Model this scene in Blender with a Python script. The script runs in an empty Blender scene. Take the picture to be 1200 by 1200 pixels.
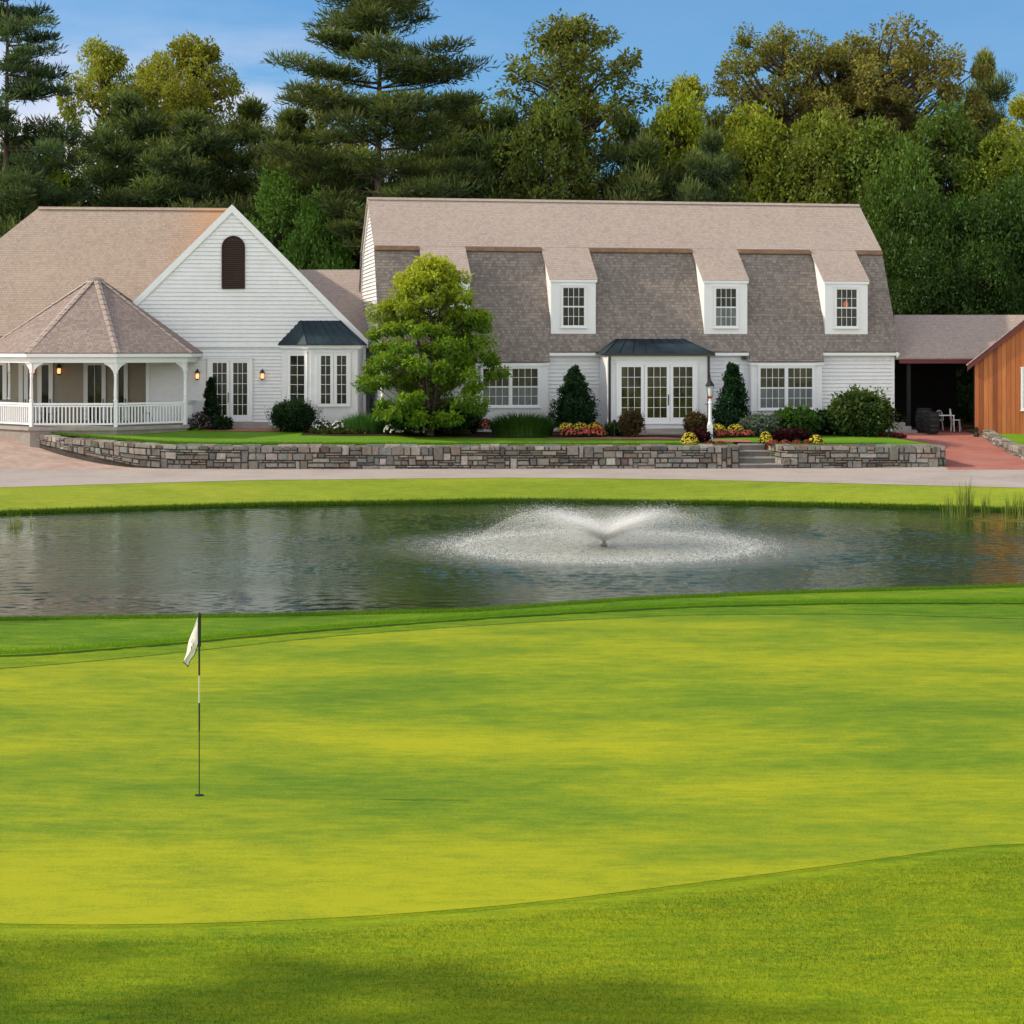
import bpy, math, random
import numpy as np
from mathutils import Vector, Matrix
R = math.radians
random.seed(7)
RNG = np.random.default_rng(11)
sc = bpy.context.scene
C = sc.collection
F = 2240.0; PYH = 410.0; ZC = 5.21          # camera constants (pixels of a 1200 px picture, metres)
def at(px, py, Y): return Vector(((px-600)/F*Y, Y, ZC-(py-PYH)/F*Y))
def zat(py, Y): return ZC-(py-PYH)/F*Y
def xat(px, Y): return (px-600)/F*Y
def lerp(a, b, t): return a+(b-a)*t
def sstep(a, b, x):
    t = np.clip((x-a)/(b-a), 0, 1); return t*t*(3-2*t)

# ------------------------------------------------------------------ materials
MATS = {}
class NT:
    def __init__(s, name):
        m = bpy.data.materials.new(name); m.use_nodes = True
        s.m = m; s.t = m.node_tree; s.t.nodes.clear()
        s.out = s.n('ShaderNodeOutputMaterial')
    def n(s, typ, **kw):
        nd = s.t.nodes.new(typ)
        for k, v in kw.items():
            if k in nd.inputs.keys() if isinstance(k, str) else False:
                nd.inputs[k].default_value = v
            else: setattr(nd, k, v)
        return nd
    def l(s, a, b): s.t.links.new(a, b)
    def val(s, nd, key, v): nd.inputs[key].default_value = v; return nd
    def noise(s, vec, scale, detail=4, rough=.6, dim='3D'):
        n = s.n('ShaderNodeTexNoise'); n.noise_dimensions = dim
        n.inputs['Scale'].default_value = scale; n.inputs['Detail'].default_value = detail; n.inputs['Roughness'].default_value = rough
        if vec is not None: s.l(vec, n.inputs['Vector'])
        return n.outputs['Fac']
    def mapping(s, vec, scale=(1,1,1), loc=(0,0,0), rot=(0,0,0)):
        n = s.n('ShaderNodeMapping'); n.inputs['Scale'].default_value = scale; n.inputs['Location'].default_value = loc; n.inputs['Rotation'].default_value = rot
        s.l(vec, n.inputs['Vector']); return n.outputs['Vector']
    def ramp(s, fac, stops, interp='LINEAR'):
        n = s.n('ShaderNodeValToRGB'); cr = n.color_ramp; cr.interpolation = interp
        while len(cr.elements) > 1: cr.elements.remove(cr.elements[-1])
        cr.elements[0].position = stops[0][0]; cr.elements[0].color = (*stops[0][1], 1)
        for p, c in stops[1:]:
            e = cr.elements.new(p); e.color = (*c, 1)
        s.l(fac, n.inputs['Fac']); return n.outputs['Color']
    def mix(s, fac, a, b, mode='MIX'):
        n = s.n('ShaderNodeMix'); n.data_type = 'RGBA'; n.blend_type = mode
        for inp, v in ((n.inputs[0], fac), (n.inputs[6], a), (n.inputs[7], b)):
            if hasattr(v, 'is_output') or isinstance(v, bpy.types.NodeSocket): s.l(v, inp)
            elif isinstance(v, (tuple, list)): inp.default_value = (*v, 1) if len(v) == 3 else v
            else: inp.default_value = v
        return n.outputs[2]
    def math(s, op, a, b=None, c=None, clamp=False):
        n = s.n('ShaderNodeMath'); n.operation = op; n.use_clamp = clamp
        for i, v in enumerate((a, b, c)):
            if v is None: continue
            if isinstance(v, bpy.types.NodeSocket): s.l(v, n.inputs[i])
            else: n.inputs[i].default_value = v
        return n.outputs[0]
    def maprange(s, v, a, b, c=0., d=1.):
        n = s.n('ShaderNodeMapRange'); s.l(v, n.inputs[0])
        for i, q in enumerate((a, b, c, d)): n.inputs[i+1].default_value = q
        return n.outputs[0]
    def bump(s, h, strength=.5, dist=.02, normal=None):
        n = s.n('ShaderNodeBump'); n.inputs['Strength'].default_value = strength; n.inputs['Distance'].default_value = dist
        s.l(h, n.inputs['Height'])
        if normal is not None: s.l(normal, n.inputs['Normal'])
        return n.outputs['Normal']
    def coord(s, which='Object'): return s.n('ShaderNodeTexCoord').outputs[which]
    def pos(s): return s.n('ShaderNodeNewGeometry').outputs['Position']
    def attr(s, name): 
        n = s.n('ShaderNodeAttribute'); n.attribute_name = name; return n.outputs['Color']
    def pbr(s, col, rough=.6, spec=.3, metal=0., normal=None, **kw):
        p = s.n('ShaderNodeBsdfPrincipled')
        for k, v in (('Base Color', col), ('Roughness', rough), ('Specular IOR Level', spec), ('Metallic', metal)):
            if isinstance(v, bpy.types.NodeSocket): s.l(v, p.inputs[k])
            elif k == 'Base Color': p.inputs[k].default_value = (*v, 1)
            else: p.inputs[k].default_value = v
        if normal is not None: s.l(normal, p.inputs['Normal'])
        return p.outputs[0]
    def done(s, sh):
        s.l(sh, s.out.inputs['Surface']); MATS[s.m.name] = s.m; return s.m

def m_paint(name, col, rough=.5, var=.12, spec=.3):
    t = NT(name); p = t.coord()
    n = t.noise(p, 1.3, 5); n2 = t.noise(p, 5.0, 4)
    k = t.math('MULTIPLY', n, n2)
    c = t.mix(t.maprange(k, .12, .45, 0, 1), tuple(x*(1-var) for x in col), col)
    return t.done(t.pbr(c, rough, spec, normal=t.bump(t.noise(p, 60, 3), .15, .003)))
white = m_paint('white_paint', (.80, .81, .83))
trimw = m_paint('white_trim_paint', (.82, .83, .85), .4, .06)
cream = m_paint('beige_panel_paint', (.36, .31, .25), .6)
burg = m_paint('burgundy_trim_paint', (.13, .03, .035), .5)
blackm = m_paint('black_metal', (.012, .013, .015), .35, .3, .5)
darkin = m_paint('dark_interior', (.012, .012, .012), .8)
foot = m_paint('foundation_concrete', (.32, .28, .25), .9, .3)
ceilm = m_paint('porch_ceiling_paint', (.3, .28, .25), .7)
brown_louver = m_paint('brown_louver_paint', (.045, .022, .016), .6, .3)
copper = m_paint('copper_flashing', (.36, .2, .12), .45, .5)

def m_shingle(name, a, b, c, warm=None):
    t = NT(name); uv = t.coord('UV')
    br = t.n('ShaderNodeTexBrick'); t.l(uv, br.inputs['Vector'])
    br.offset = .5; br.offset_frequency = 2; br.squash = 1
    for k, v in (('Scale', 1.), ('Mortar Size', .006), ('Mortar Smooth', .2), ('Bias', 0.), ('Brick Width', .13), ('Row Height', .14)): br.inputs[k].default_value = v
    br.inputs['Color1'].default_value = (0, 0, 0, 1); br.inputs['Color2'].default_value = (1, 1, 1, 1); br.inputs['Mortar'].default_value = (.2, .2, .2, 1)
    n = t.noise(uv, .5, 5); n2 = t.noise(t.mapping(uv, (1.2, 7, 1)), 1.5, 5, .7); n3 = t.noise(t.mapping(uv, (5, 1, 1)), 2., 3)
    f = t.math('ADD', t.math('MULTIPLY', br.outputs['Color'], .24), t.math('ADD', t.math('MULTIPLY', n, .25), t.math('ADD', t.math('MULTIPLY', n2, .47), t.math('MULTIPLY', n3, .15))))
    col = t.ramp(f, [(.25, c), (.5, b), (.82, a)])
    if warm:   # lichen-orange weathering near one end
        x = t.n('ShaderNodeSeparateXYZ'); t.l(t.pos(), x.inputs[0])
        g = t.maprange(x.outputs['X'], warm[0], warm[1]); h = t.maprange(x.outputs['Z'], 6.5, 10.8)
        g = t.math('MULTIPLY', t.math('MULTIPLY', g, h), t.maprange(t.noise(t.mapping(uv, (.25, 1.2, 1)), 1., 4), .25, .52), clamp=True)
        col = t.mix(t.math('MULTIPLY', g, .95), col, (.60, .30, .12))
    # course shadow: sawtooth height per row
    s = t.n('ShaderNodeSeparateXYZ'); t.l(uv, s.inputs[0])
    saw = t.math('FRACT', t.math('DIVIDE', s.outputs['Y'], .14))
    hgt = t.math('ADD', t.math('MULTIPLY', t.math('SUBTRACT', 1., saw), 1.), t.math('ADD', t.math('MULTIPLY', br.outputs['Color'], .5), t.math('MULTIPLY', n2, .5)))
    col = t.mix(t.math('MULTIPLY', br.outputs['Fac'], .6), col, tuple(q*.45 for q in c))
    return t.done(t.pbr(col, .85, .15, normal=t.bump(hgt, .8, .02)))
sh_light = m_shingle('weathered_pinkish_shingles', (.50, .41, .36), (.41, .33, .285), (.29, .23, .20))
sh_left = m_shingle('tan_roof_shingles', (.49, .39, .32), (.39, .305, .245), (.27, .205, .16), warm=(-15.5, -12))
sh_dark = m_shingle('grey_brown_shingles', (.37, .315, .28), (.205, .175, .155), (.12, .10, .09))
sh_gaz = m_shingle('porch_roof_shingles', (.42, .33, .29), (.27, .21, .185), (.17, .13, .115))

def m_metalroof():
    t = NT('dark_blue_standing_seam_metal'); p = t.coord()
    c = t.ramp(t.noise(p, .9, 5), [(.3, (.010, .016, .022)), (.7, (.03, .05, .065))])
    return t.done(t.pbr(c, .6, .15, 0.))
metalroof = m_metalroof()
def m_glass(name, a, b, rough=.04):
    t = NT(name); p = t.coord()
    c = t.ramp(t.noise(t.mapping(p, (2.5, 2.5, .8)), 1.1, 3), [(.35, a), (.7, b)])
    return t.done(t.pbr(c, rough, .28, normal=t.bump(t.noise(p, 1.2, 2), .15, .02)))
glass = m_glass('dark_window_glass', (.006, .007, .007), (.035, .035, .03))
screen = m_glass('screened_window_glass', (.10, .115, .115), (.16, .18, .175), .25)
glassg = m_glass('greenish_window_glass', (.010, .011, .006), (.065, .065, .02))  # greenish reflection is put into the pane colour
curtain = m_paint('curtain_fabric', (.42, .40, .36), .9)
def m_wood():
    t = NT('cedar_boards'); uv = t.coord('UV')
    s = t.n('ShaderNodeSeparateXYZ'); t.l(uv, s.inputs[0])
    u = t.math('DIVIDE', s.outputs['X'], .19); fl = t.math('FLOOR', u); fr = t.math('FRACT', u)
    wn = t.n('ShaderNodeTexWhiteNoise'); wn.noise_dimensions = '1D'; t.l(fl, wn.inputs['W'])
    gr = t.noise(t.mapping(uv, (22, .8, 1)), 1., 5, .65)
    big = t.noise(t.mapping(uv, (2, .5, 1)), 1., 3)
    f = t.math('ADD', t.math('MULTIPLY', wn.outputs['Value'], .35), t.math('ADD', t.math('MULTIPLY', gr, .4), t.math('MULTIPLY', big, .25)))
    c = t.ramp(f, [(.25, (.17, .045, .014)), (.5, (.36, .105, .03)), (.75, (.55, .20, .06))])
    gap = t.math('LESS_THAN', fr, .06)
    c = t.mix(gap, c, (.03, .012, .006))
    return t.done(t.pbr(c, .55, .3, normal=t.bump(t.math('SUBTRACT', gr, gap), .5, .01)))
cedar = m_wood()
def m_stone(name):
    t = NT(name); p = t.coord(); a = t.attr('Col')
    n = t.noise(p, 6, 6, .7); n2 = t.noise(p, 28, 4, .7)
    k = t.maprange(n, .25, .75, .6, 1.35); k2 = t.maprange(n2, .3, .7, .8, 1.15)
    c = t.mix(1., a, t.n('ShaderNodeCombineXYZ').outputs[0], 'MULTIPLY')
    cx = t.n('ShaderNodeCombineXYZ'); kk = t.math('MULTIPLY', k, k2)
    for i in range(3): t.l(kk, cx.inputs[i])
    c = t.mix(1., a, cx.outputs[0], 'MULTIPLY')
    return t.done(t.pbr(c, .85, .2, normal=t.bump(t.math('ADD', n, t.math('MULTIPLY', n2, .4)), .9, .03)))
stone = m_stone('fieldstone')
def m_soft(name, stops, scale=3., rough=.9, b=.5, bd=.02, stretch=(1, 1, 1), spec=.1):
    t = NT(name); p = t.mapping(t.pos(), stretch)
    n = t.noise(p, scale, 6, .65); n2 = t.noise(p, scale*14, 4, .7)
    f = t.math('ADD', t.math('MULTIPLY', n, .55), t.math('MULTIPLY', n2, .45))
    return t.done(t.pbr(t.ramp(f, stops), rough, spec, normal=t.bump(n2, b, bd)))
granite = m_soft('granite_steps', [(.3, (.22, .2, .185)), (.7, (.42, .38, .35))], 1.5)
asphalt = m_soft('pale_road_surface', [(.3, (.30, .255, .225)), (.5, (.40, .345, .31)), (.7, (.46, .40, .36))], .5, .9, .3, .01)
gravel = m_soft('pinkish_gravel', [(.35, (.34, .23, .18)), (.55, (.50, .37, .31)), (.7, (.62, .50, .44))], 1.6, .95, .8, .03)
granite_d = m_soft('granite_risers', [(.3, (.10, .095, .09)), (.7, (.22, .20, .18))], 1.5)
mulch = m_soft('dark_mulch', [(.3, (.015, .009, .006)), (.7, (.07, .04, .025))], 5)
bark = m_soft('tree_bark', [(.3, (.035, .026, .02)), (.7, (.15, .115, .09))], 2.5, .95, .8, .04, (4, 4, .7))
mud = m_soft('pond_bed_mud', [(.3, (.012, .014, .006)), (.7, (.04, .042, .018))], .8)
def m_brickpath():
    t = NT('red_brick_paving'); p = t.pos()
    br = t.n('ShaderNodeTexBrick'); t.l(t.mapping(p, rot=(0, 0, .3)), br.inputs['Vector'])
    for k, v in (('Scale', 1.), ('Mortar Size', .008), ('Bias', -.1), ('Brick Width', .2), ('Row Height', .1)): br.inputs[k].default_value = v
    br.inputs['Color1'].default_value = (.40, .12, .085, 1); br.inputs['Color2'].default_value = (.30, .085, .06, 1); br.inputs['Mortar'].default_value = (.24, .12, .1, 1)
    c = t.mix(t.maprange(t.noise(p, .6, 5), .3, .7, 0, .7), br.outputs['Color'], (.42, .20, .16))
    return t.done(t.pbr(c, .85, .2, normal=t.bump(br.outputs['Fac'], -.3, .01)))
brick = m_brickpath()

def m_grass(name, dark, mid, bright, mow=0., bumpd=.02, fine=60, patch=.35):
    t = NT(name); p = t.pos()
    n0 = t.noise(t.mapping(p, (.07, .22, .1), (3.3, .6, 0)), 1., 3, .5)          # broad bands across the slope, sun and shade put into the turf colour
    n1 = t.noise(t.mapping(p, (.28, .62, .1)), 1., 5, .6)  # smaller patches of the same painted sun and shade
    n2 = t.noise(t.mapping(p, (2.2, 3.8, 1)), 1., 5, .7)
    n3 = t.noise(t.mapping(p, (.9, 1.2, 1)), fine*.5, 4, .75)
    n4 = t.noise(t.mapping(p, (.55, 2.4, 1)), 3.0, 6, .75)
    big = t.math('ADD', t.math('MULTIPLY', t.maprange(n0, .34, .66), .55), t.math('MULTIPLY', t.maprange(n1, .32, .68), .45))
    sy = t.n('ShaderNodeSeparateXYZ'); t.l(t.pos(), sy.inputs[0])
    big = t.math('ADD', big, t.maprange(sy.outputs['Y'], 36., 17., -.14, .16))  # turf yellows towards the viewer: sunlight put into the colour
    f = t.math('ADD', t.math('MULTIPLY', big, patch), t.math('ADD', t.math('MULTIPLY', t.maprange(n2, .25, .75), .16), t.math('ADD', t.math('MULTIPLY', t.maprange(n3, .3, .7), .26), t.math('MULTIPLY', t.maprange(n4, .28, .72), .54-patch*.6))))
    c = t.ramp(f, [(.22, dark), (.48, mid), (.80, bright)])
    h = t.math('ADD', n3, t.math('MULTIPLY', n2, .6))
    return t.done(t.pbr(c, .75, .12, normal=t.bump(h, .55, bumpd)))
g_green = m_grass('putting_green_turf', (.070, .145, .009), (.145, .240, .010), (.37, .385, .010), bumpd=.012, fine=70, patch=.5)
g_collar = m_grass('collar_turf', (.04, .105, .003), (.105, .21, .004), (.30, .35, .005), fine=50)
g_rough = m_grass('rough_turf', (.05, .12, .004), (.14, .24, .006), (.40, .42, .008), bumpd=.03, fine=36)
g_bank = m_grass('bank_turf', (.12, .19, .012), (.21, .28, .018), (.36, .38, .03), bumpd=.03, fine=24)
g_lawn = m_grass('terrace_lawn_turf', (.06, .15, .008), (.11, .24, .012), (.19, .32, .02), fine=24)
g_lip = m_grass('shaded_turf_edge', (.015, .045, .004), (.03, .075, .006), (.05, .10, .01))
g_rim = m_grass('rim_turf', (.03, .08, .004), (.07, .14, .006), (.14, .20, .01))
g_forest = m_soft('forest_floor', [(.3, (.015, .02, .006)), (.7, (.06, .06, .02))], .6)

def m_leaf(name, rough=.55, trans=.32, use_obj=True):
    t = NT(name); a = t.attr('Col')
    oi = t.n('ShaderNodeObjectInfo')
    c = t.mix(1., a, oi.outputs['Color'], 'MULTIPLY') if use_obj else a
    d = t.n('ShaderNodeBsdfDiffuse'); t.l(c, d.inputs['Color'])
    tr = t.n('ShaderNodeBsdfTranslucent'); t.l(t.mix(1., c, (1.25, 1.25, .6), 'MULTIPLY'), tr.inputs['Color'])
    gl = t.n('ShaderNodeBsdfGlossy'); gl.inputs['Roughness'].default_value = .45; gl.inputs['Color'].default_value = (.8, .85, .9, 1)
    m1 = t.n('ShaderNodeMixShader'); m1.inputs[0].default_value = trans; t.l(d.outputs[0], m1.inputs[1]); t.l(tr.outputs[0], m1.inputs[2])
    m2 = t.n('ShaderNodeMixShader'); m2.inputs[0].default_value = .012; t.l(m1.outputs[0], m2.inputs[1]); t.l(gl.outputs[0], m2.inputs[2])
    return t.done(m2.outputs[0])
leaf = m_leaf('leaves')
blade = m_leaf('grass_blades', trans=.4, use_obj=False)
petal = m_leaf('petals', trans=.25, use_obj=False)
def m_emit(name, col, s):
    t = NT(name); e = t.n('ShaderNodeEmission'); e.inputs[0].default_value = (*col, 1); e.inputs[1].default_value = s
    return t.done(e.outputs[0])
glow = m_emit('warm_lamp_glow', (1., .42, .16), 2.2)
glow2 = m_emit('dim_amber_lamp_glow', (1., .28, .10), .5)
def m_water():
    t = NT('pond_water'); p = t.pos()
    fx, fy = xat(708, 50.2), 50.2
    d = t.n('ShaderNodeVectorMath'); d.operation = 'DISTANCE'; t.l(p, d.inputs[0]); d.inputs[1].default_value = (fx, fy, .05)
    dist = d.outputs['Value']
    near = t.maprange(dist, 3., 15., 1., 0.)
    a = t.noise(t.mapping(p, (1.0, 1.9, 1)), 2.1, 4, .6)
    b = t.noise(t.mapping(p, (1.0, 1.6, 1)), 7.0, 3, .6)
    w = t.noise(t.mapping(p, (.06, .22, 1)), 1., 3, .5)            # wind lanes
    wl = t.maprange(w, .38, .62, .25, 1.)
    amp = t.math('ADD', t.math('MULTIPLY', near, 1.0), t.math('MULTIPLY', wl, .75))
    h = t.math('MULTIPLY', t.math('ADD', t.math('MULTIPLY', a, 1.), t.math('MULTIPLY', b, .42)), amp)
    nm = t.bump(h, .45, .04)
    foam = t.maprange(t.math('ABSOLUTE', t.math('SUBTRACT', dist, 3.75)), 0., .9, 1., 0.)
    fn = t.noise(p, 9., 5, .8)
    ff = t.math('MULTIPLY', foam, t.maprange(fn, .42, .62), clamp=True)
    inner = t.math('MULTIPLY', t.maprange(dist, 2.8, 6.5, .62, 0.), t.maprange(fn, .28, .62, .25, 1.), clamp=True)
    ff = t.math('MAXIMUM', ff, inner)
    c = t.mix(ff, (.018, .044, .014), (.62, .60, .54))
    r = t.maprange(ff, 0., 1., .06, .6)
    sh = t.pbr(c, r, .5, normal=nm); sh.node.inputs['Specular Tint'].default_value = (.74, .96, .74, 1)
    return t.done(sh)
water_m = m_water()
def m_spray(name, base, streak=True):
    t = NT(name); a = t.attr('Col'); p = t.coord('UV')
    sp = t.n('ShaderNodeSeparateColor'); t.l(a, sp.inputs[0])
    n = t.noise(t.mapping(p, (38, 3.2, 1)), 1., 5, .75); n2 = t.noise(t.coord(), 14., 4, .7)
    k = t.math('MULTIPLY', sp.outputs['Red'], t.math('ADD', t.math('MULTIPLY', t.maprange(n, .35, .7), .8), t.math('MULTIPLY', t.maprange(n2, .3, .65), .5)))
    k = t.math('MULTIPLY', k, base, clamp=True)
    d = t.n('ShaderNodeBsdfDiffuse'); d.inputs[0].default_value = (.97, .965, .95, 1)
    tr = t.n('ShaderNodeBsdfTranslucent'); tr.inputs[0].default_value = (.97, .96, .93, 1)
    m1 = t.n('ShaderNodeMixShader'); m1.inputs[0].default_value = .62; t.l(d.outputs[0], m1.inputs[1]); t.l(tr.outputs[0], m1.inputs[2])
    tp = t.n('ShaderNodeBsdfTransparent')
    m2 = t.n('ShaderNodeMixShader'); t.l(k, m2.inputs[0]); t.l(tp.outputs[0], m2.inputs[1]); t.l(m1.outputs[0], m2.inputs[2])
    return t.done(m2.outputs[0])
spray_m = m_spray('fine_water_spray', .62)
def m_drop():
    t = NT('water_droplets')
    d = t.n('ShaderNodeBsdfDiffuse'); d.inputs[0].default_value = (.97, .965, .95, 1)
    tr = t.n('ShaderNodeBsdfTranslucent'); tr.inputs[0].default_value = (.97, .96, .93, 1)
    m1 = t.n('ShaderNodeMixShader'); m1.inputs[0].default_value = .62; t.l(d.outputs[0], m1.inputs[1]); t.l(tr.outputs[0], m1.inputs[2])
    return t.done(m1.outputs[0])
drop_m = m_drop()
def m_flag():
    t = NT('flag_cloth'); p = t.coord('UV')
    n = t.noise(p, 14, 3)
    return t.done(t.pbr(t.mix(t.maprange(n, .3, .7), (.74, .70, .62), (.82, .79, .72)), .8, .1))
flagm = m_flag()

# ------------------------------------------------------------------ mesh helpers
def tag(o, label=None, cat=None, group=None, kind=None):
    if label: o['label'] = label
    if cat: o['category'] = cat
    if group: o['group'] = group
    if kind: o['kind'] = kind
    return o
def empty(name, loc=(0, 0, 0), rz=0, label=None, cat=None, group=None):
    o = bpy.data.objects.new(name, None); C.objects.link(o); o.empty_display_size = .3
    o.location = loc; o.rotation_euler = (0, 0, rz); return tag(o, label, cat, group)
class MB:
    def __init__(s): s.v = []; s.f = []; s.c = []; s.col = (1, 1, 1); s.uv = None
    def face(s, pts):
        b = len(s.v); s.v += [tuple(p) for p in pts]; s.f.append(tuple(range(b, b+len(pts)))); s.c.append(s.col)
    def box(s, x0, x1, y0, y1, z0, z1, skip=()):
        if x0 > x1: x0, x1 = x1, x0
        if y0 > y1: y0, y1 = y1, y0
        p = [(x, y, z) for z in (z0, z1) for y in (y0, y1) for x in (x0, x1)]
        for f in ((0, 2, 3, 1), (4, 5, 7, 6), (0, 1, 5, 4), (2, 6, 7, 3), (0, 4, 6, 2), (1, 3, 7, 5)):
            s.face([p[i] for i in f])
        return s
    def prism(s, poly, z0, z1):                      # plan polygon extruded in z (numbers or per-vertex lists)
        n = len(poly); a = z0 if isinstance(z0, (list, tuple)) else [z0]*n; b = z1 if isinstance(z1, (list, tuple)) else [z1]*n
        s.face([(poly[i][0], poly[i][1], b[i]) for i in range(n)])
        s.face([(poly[i][0], poly[i][1], a[i]) for i in reversed(range(n))])
        for i in range(n):
            j = (i+1) % n
            s.face([(poly[i][0], poly[i][1], a[i]), (poly[j][0], poly[j][1], a[j]), (poly[j][0], poly[j][1], b[j]), (poly[i][0], poly[i][1], b[i])])
        return s
    def slab(s, pts, th):                            # planar polygon thickened along its normal
        pts = [Vector(p) for p in pts]; nrm = (pts[1]-pts[0]).cross(pts[2]-pts[0]).normalized()
        lo = [p-nrm*th for p in pts]; n = len(pts)
        s.face(pts); s.face(list(reversed(lo)))
        for i in range(n):
            j = (i+1) % n; s.face([lo[i], lo[j], pts[j], pts[i]])
        return s
    def tube(s, pts, radii, n=6, cap=True):
        pts = [Vector(p) for p in pts]; rings = []
        if not isinstance(radii, (list, tuple)): radii = [radii]*len(pts)
        for i, p in enumerate(pts):
            d = (pts[min(i+1, len(pts)-1)]-pts[max(i-1, 0)]).normalized()
            a = d.orthogonal().normalized() if i == 0 else (rings_a - d*rings_a.dot(d)).normalized()
            rings_a = a; b = d.cross(a)
            base = len(s.v)
            for k in range(n):
                an = 2*math.pi*k/n; s.v.append(tuple(p+(a*math.cos(an)+b*math.sin(an))*radii[i]))
            rings.append(base)
        for i in range(len(rings)-1):
            for k in range(n):
                k2 = (k+1) % n
                s.f.append((rings[i]+k, rings[i]+k2, rings[i+1]+k2, rings[i+1]+k)); s.c.append(s.col)
        if cap:
            s.f.append(tuple(rings[0]+k for k in reversed(range(n)))); s.c.append(s.col)
            s.f.append(tuple(rings[-1]+k for k in range(n))); s.c.append(s.col)
        return s
    def lathe(s, prof, cx=0, cy=0, n=10):            # (r, z) pairs
        base = len(s.v)
        for r, z in prof:
            for k in range(n):
                a = 2*math.pi*k/n; s.v.append((cx+r*math.cos(a), cy+r*math.sin(a), z))
        for i in range(len(prof)-1):
            for k in range(n):
                k2 = (k+1) % n
                s.f.append((base+i*n+k, base+i*n+k2, base+(i+1)*n+k2, base+(i+1)*n+k)); s.c.append(s.col)
        s.f.append(tuple(base+k for k in reversed(range(n)))); s.c.append(s.col)
        s.f.append(tuple(base+(len(prof)-1)*n+k for k in range(n))); s.c.append(s.col)
        return s
    def build(s, name, m, parent=None, uv=True, smooth=False, colors=False):
        me = bpy.data.meshes.new(name); me.from_pydata(s.v, [], s.f); me.validate(clean_customdata=False)
        if uv and len(me.polygons) == len(s.f):
            L = me.uv_layers.new(name='UVMap'); Z = Vector((0, 0, 1)); data = L.data
            for p in me.polygons:
                nr = p.normal
                T = Z.cross(nr)
                T = Vector((1, 0, 0)) if T.length < .05 else T.normalized()
                B = nr.cross(T)
                for li in p.loop_indices:
                    co = me.vertices[me.loops[li].vertex_index].co
                    data[li].uv = (co.dot(T), co.dot(B))
        if colors:
            at_ = me.color_attributes.new('Col', 'FLOAT_COLOR', 'CORNER'); arr = []
            for p in me.polygons: arr += [*s.c[p.index], 1.]*p.loop_total
            at_.data.foreach_set('color', arr)
        if smooth: me.polygons.foreach_set('use_smooth', [True]*len(me.polygons))
        me.materials.append(m)
        o = bpy.data.objects.new(name, me); C.objects.link(o)
        if parent: o.parent = parent
        return o
def npmesh(name, V, Fq, m, parent=None, col=None, smooth=False, uv=None):
    """V (n,3), Fq (k,4) or (k,3)"""
    me = bpy.data.meshes.new(name); n = len(V); k, w = Fq.shape
    me.vertices.add(n); me.vertices.foreach_set('co', V.astype(np.float32).ravel())
    me.loops.add(k*w); me.loops.foreach_set('vertex_index', Fq.astype(np.int32).ravel())
    me.polygons.add(k); me.polygons.foreach_set('loop_start', np.arange(0, k*w, w, dtype=np.int32))
    if smooth: me.polygons.foreach_set('use_smooth', np.ones(k, dtype=bool))
    me.update(calc_edges=True)
    if col is not None:
        a = me.color_attributes.new('Col', 'FLOAT_COLOR', 'POINT')
        cc = np.ones((n, 4), dtype=np.float32); cc[:, :3] = col; a.data.foreach_set('color', cc.ravel())
    if uv is not None:
        L = me.uv_layers.new(name='UVMap'); L.data.foreach_set('uv', uv[Fq.ravel()].astype(np.float32).ravel())
    me.materials.append(m)
    o = bpy.data.objects.new(name, me); C.objects.link(o)
    if parent: o.parent = parent
    return o
def unit(a): return a/np.maximum(np.linalg.norm(a, axis=1, keepdims=True), 1e-9)
def cards(P, D, N, L, W):
    """diamond leaves: base P, direction D, normal N, length L, width W"""
    D = unit(D); S = unit(np.cross(D, N)); L = np.asarray(L).reshape(-1, 1); W = np.asarray(W).reshape(-1, 1)
    nn = np.cross(S, D)
    V = np.stack([P, P+D*L*.45+S*W*.5+nn*L*.08, P+D*L, P+D*L*.45-S*W*.5+nn*L*.08], 1).reshape(-1, 3)
    n = len(P); return V, np.arange(n*4).reshape(n, 4)
def copy_tree(o, parent=None):
    c = o.copy(); C.objects.link(c)
    if parent: c.parent = parent
    for ch in list(o.children): copy_tree(ch, c)
    return c

# ------------------------------------------------------------------ terrain
crest = [(0, 727), (300, 723), (550, 717), (650, 710), (750, 703), (950, 695), (1200, 688)]
_cy = [F*(ZC-.25)/(py-PYH) for _, py in crest]; _cx = [xat(p, y) for (p, _), y in zip(crest, _cy)]
farsh = [(0, 603), (150, 598), (300, 593.5), (600, 588.5), (900, 592), (1100, 597), (1200, 600)]
_fy = [F*(ZC-.05)/(py-PYH) for _, py in farsh]; _fx = [xat(p, y) for (p, _), y in zip(farsh, _fy)]
roadn = [(0, 571.5), (150, 567), (300, 563), (600, 560), (800, 562), (1000, 567), (1200, 572)]
_ry = [F*(ZC-.6)/(py-PYH) for _, py in roadn]; _rx = [xat(p, y) for (p, _), y in zip(roadn, _ry)]
_cx = [-36, -14]+_cx+[20, 36]; _cy = [40, 35.0]+_cy+[41.5, 48]
_fx = [-36, -24]+_fx+[25, 36]; _fy = [44, 57]+_fy+[58, 50]
_rx = [-120, -24]+_rx+[25, 120]; _ry = [_ry[0]-14, 62.5]+_ry+[62, 55]
def Yc(x): return np.interp(x, _cx, _cy)
def Yf(x): return np.interp(x, _fx, _fy)
def Yr(x): return np.interp(x, _rx, _ry)
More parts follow.
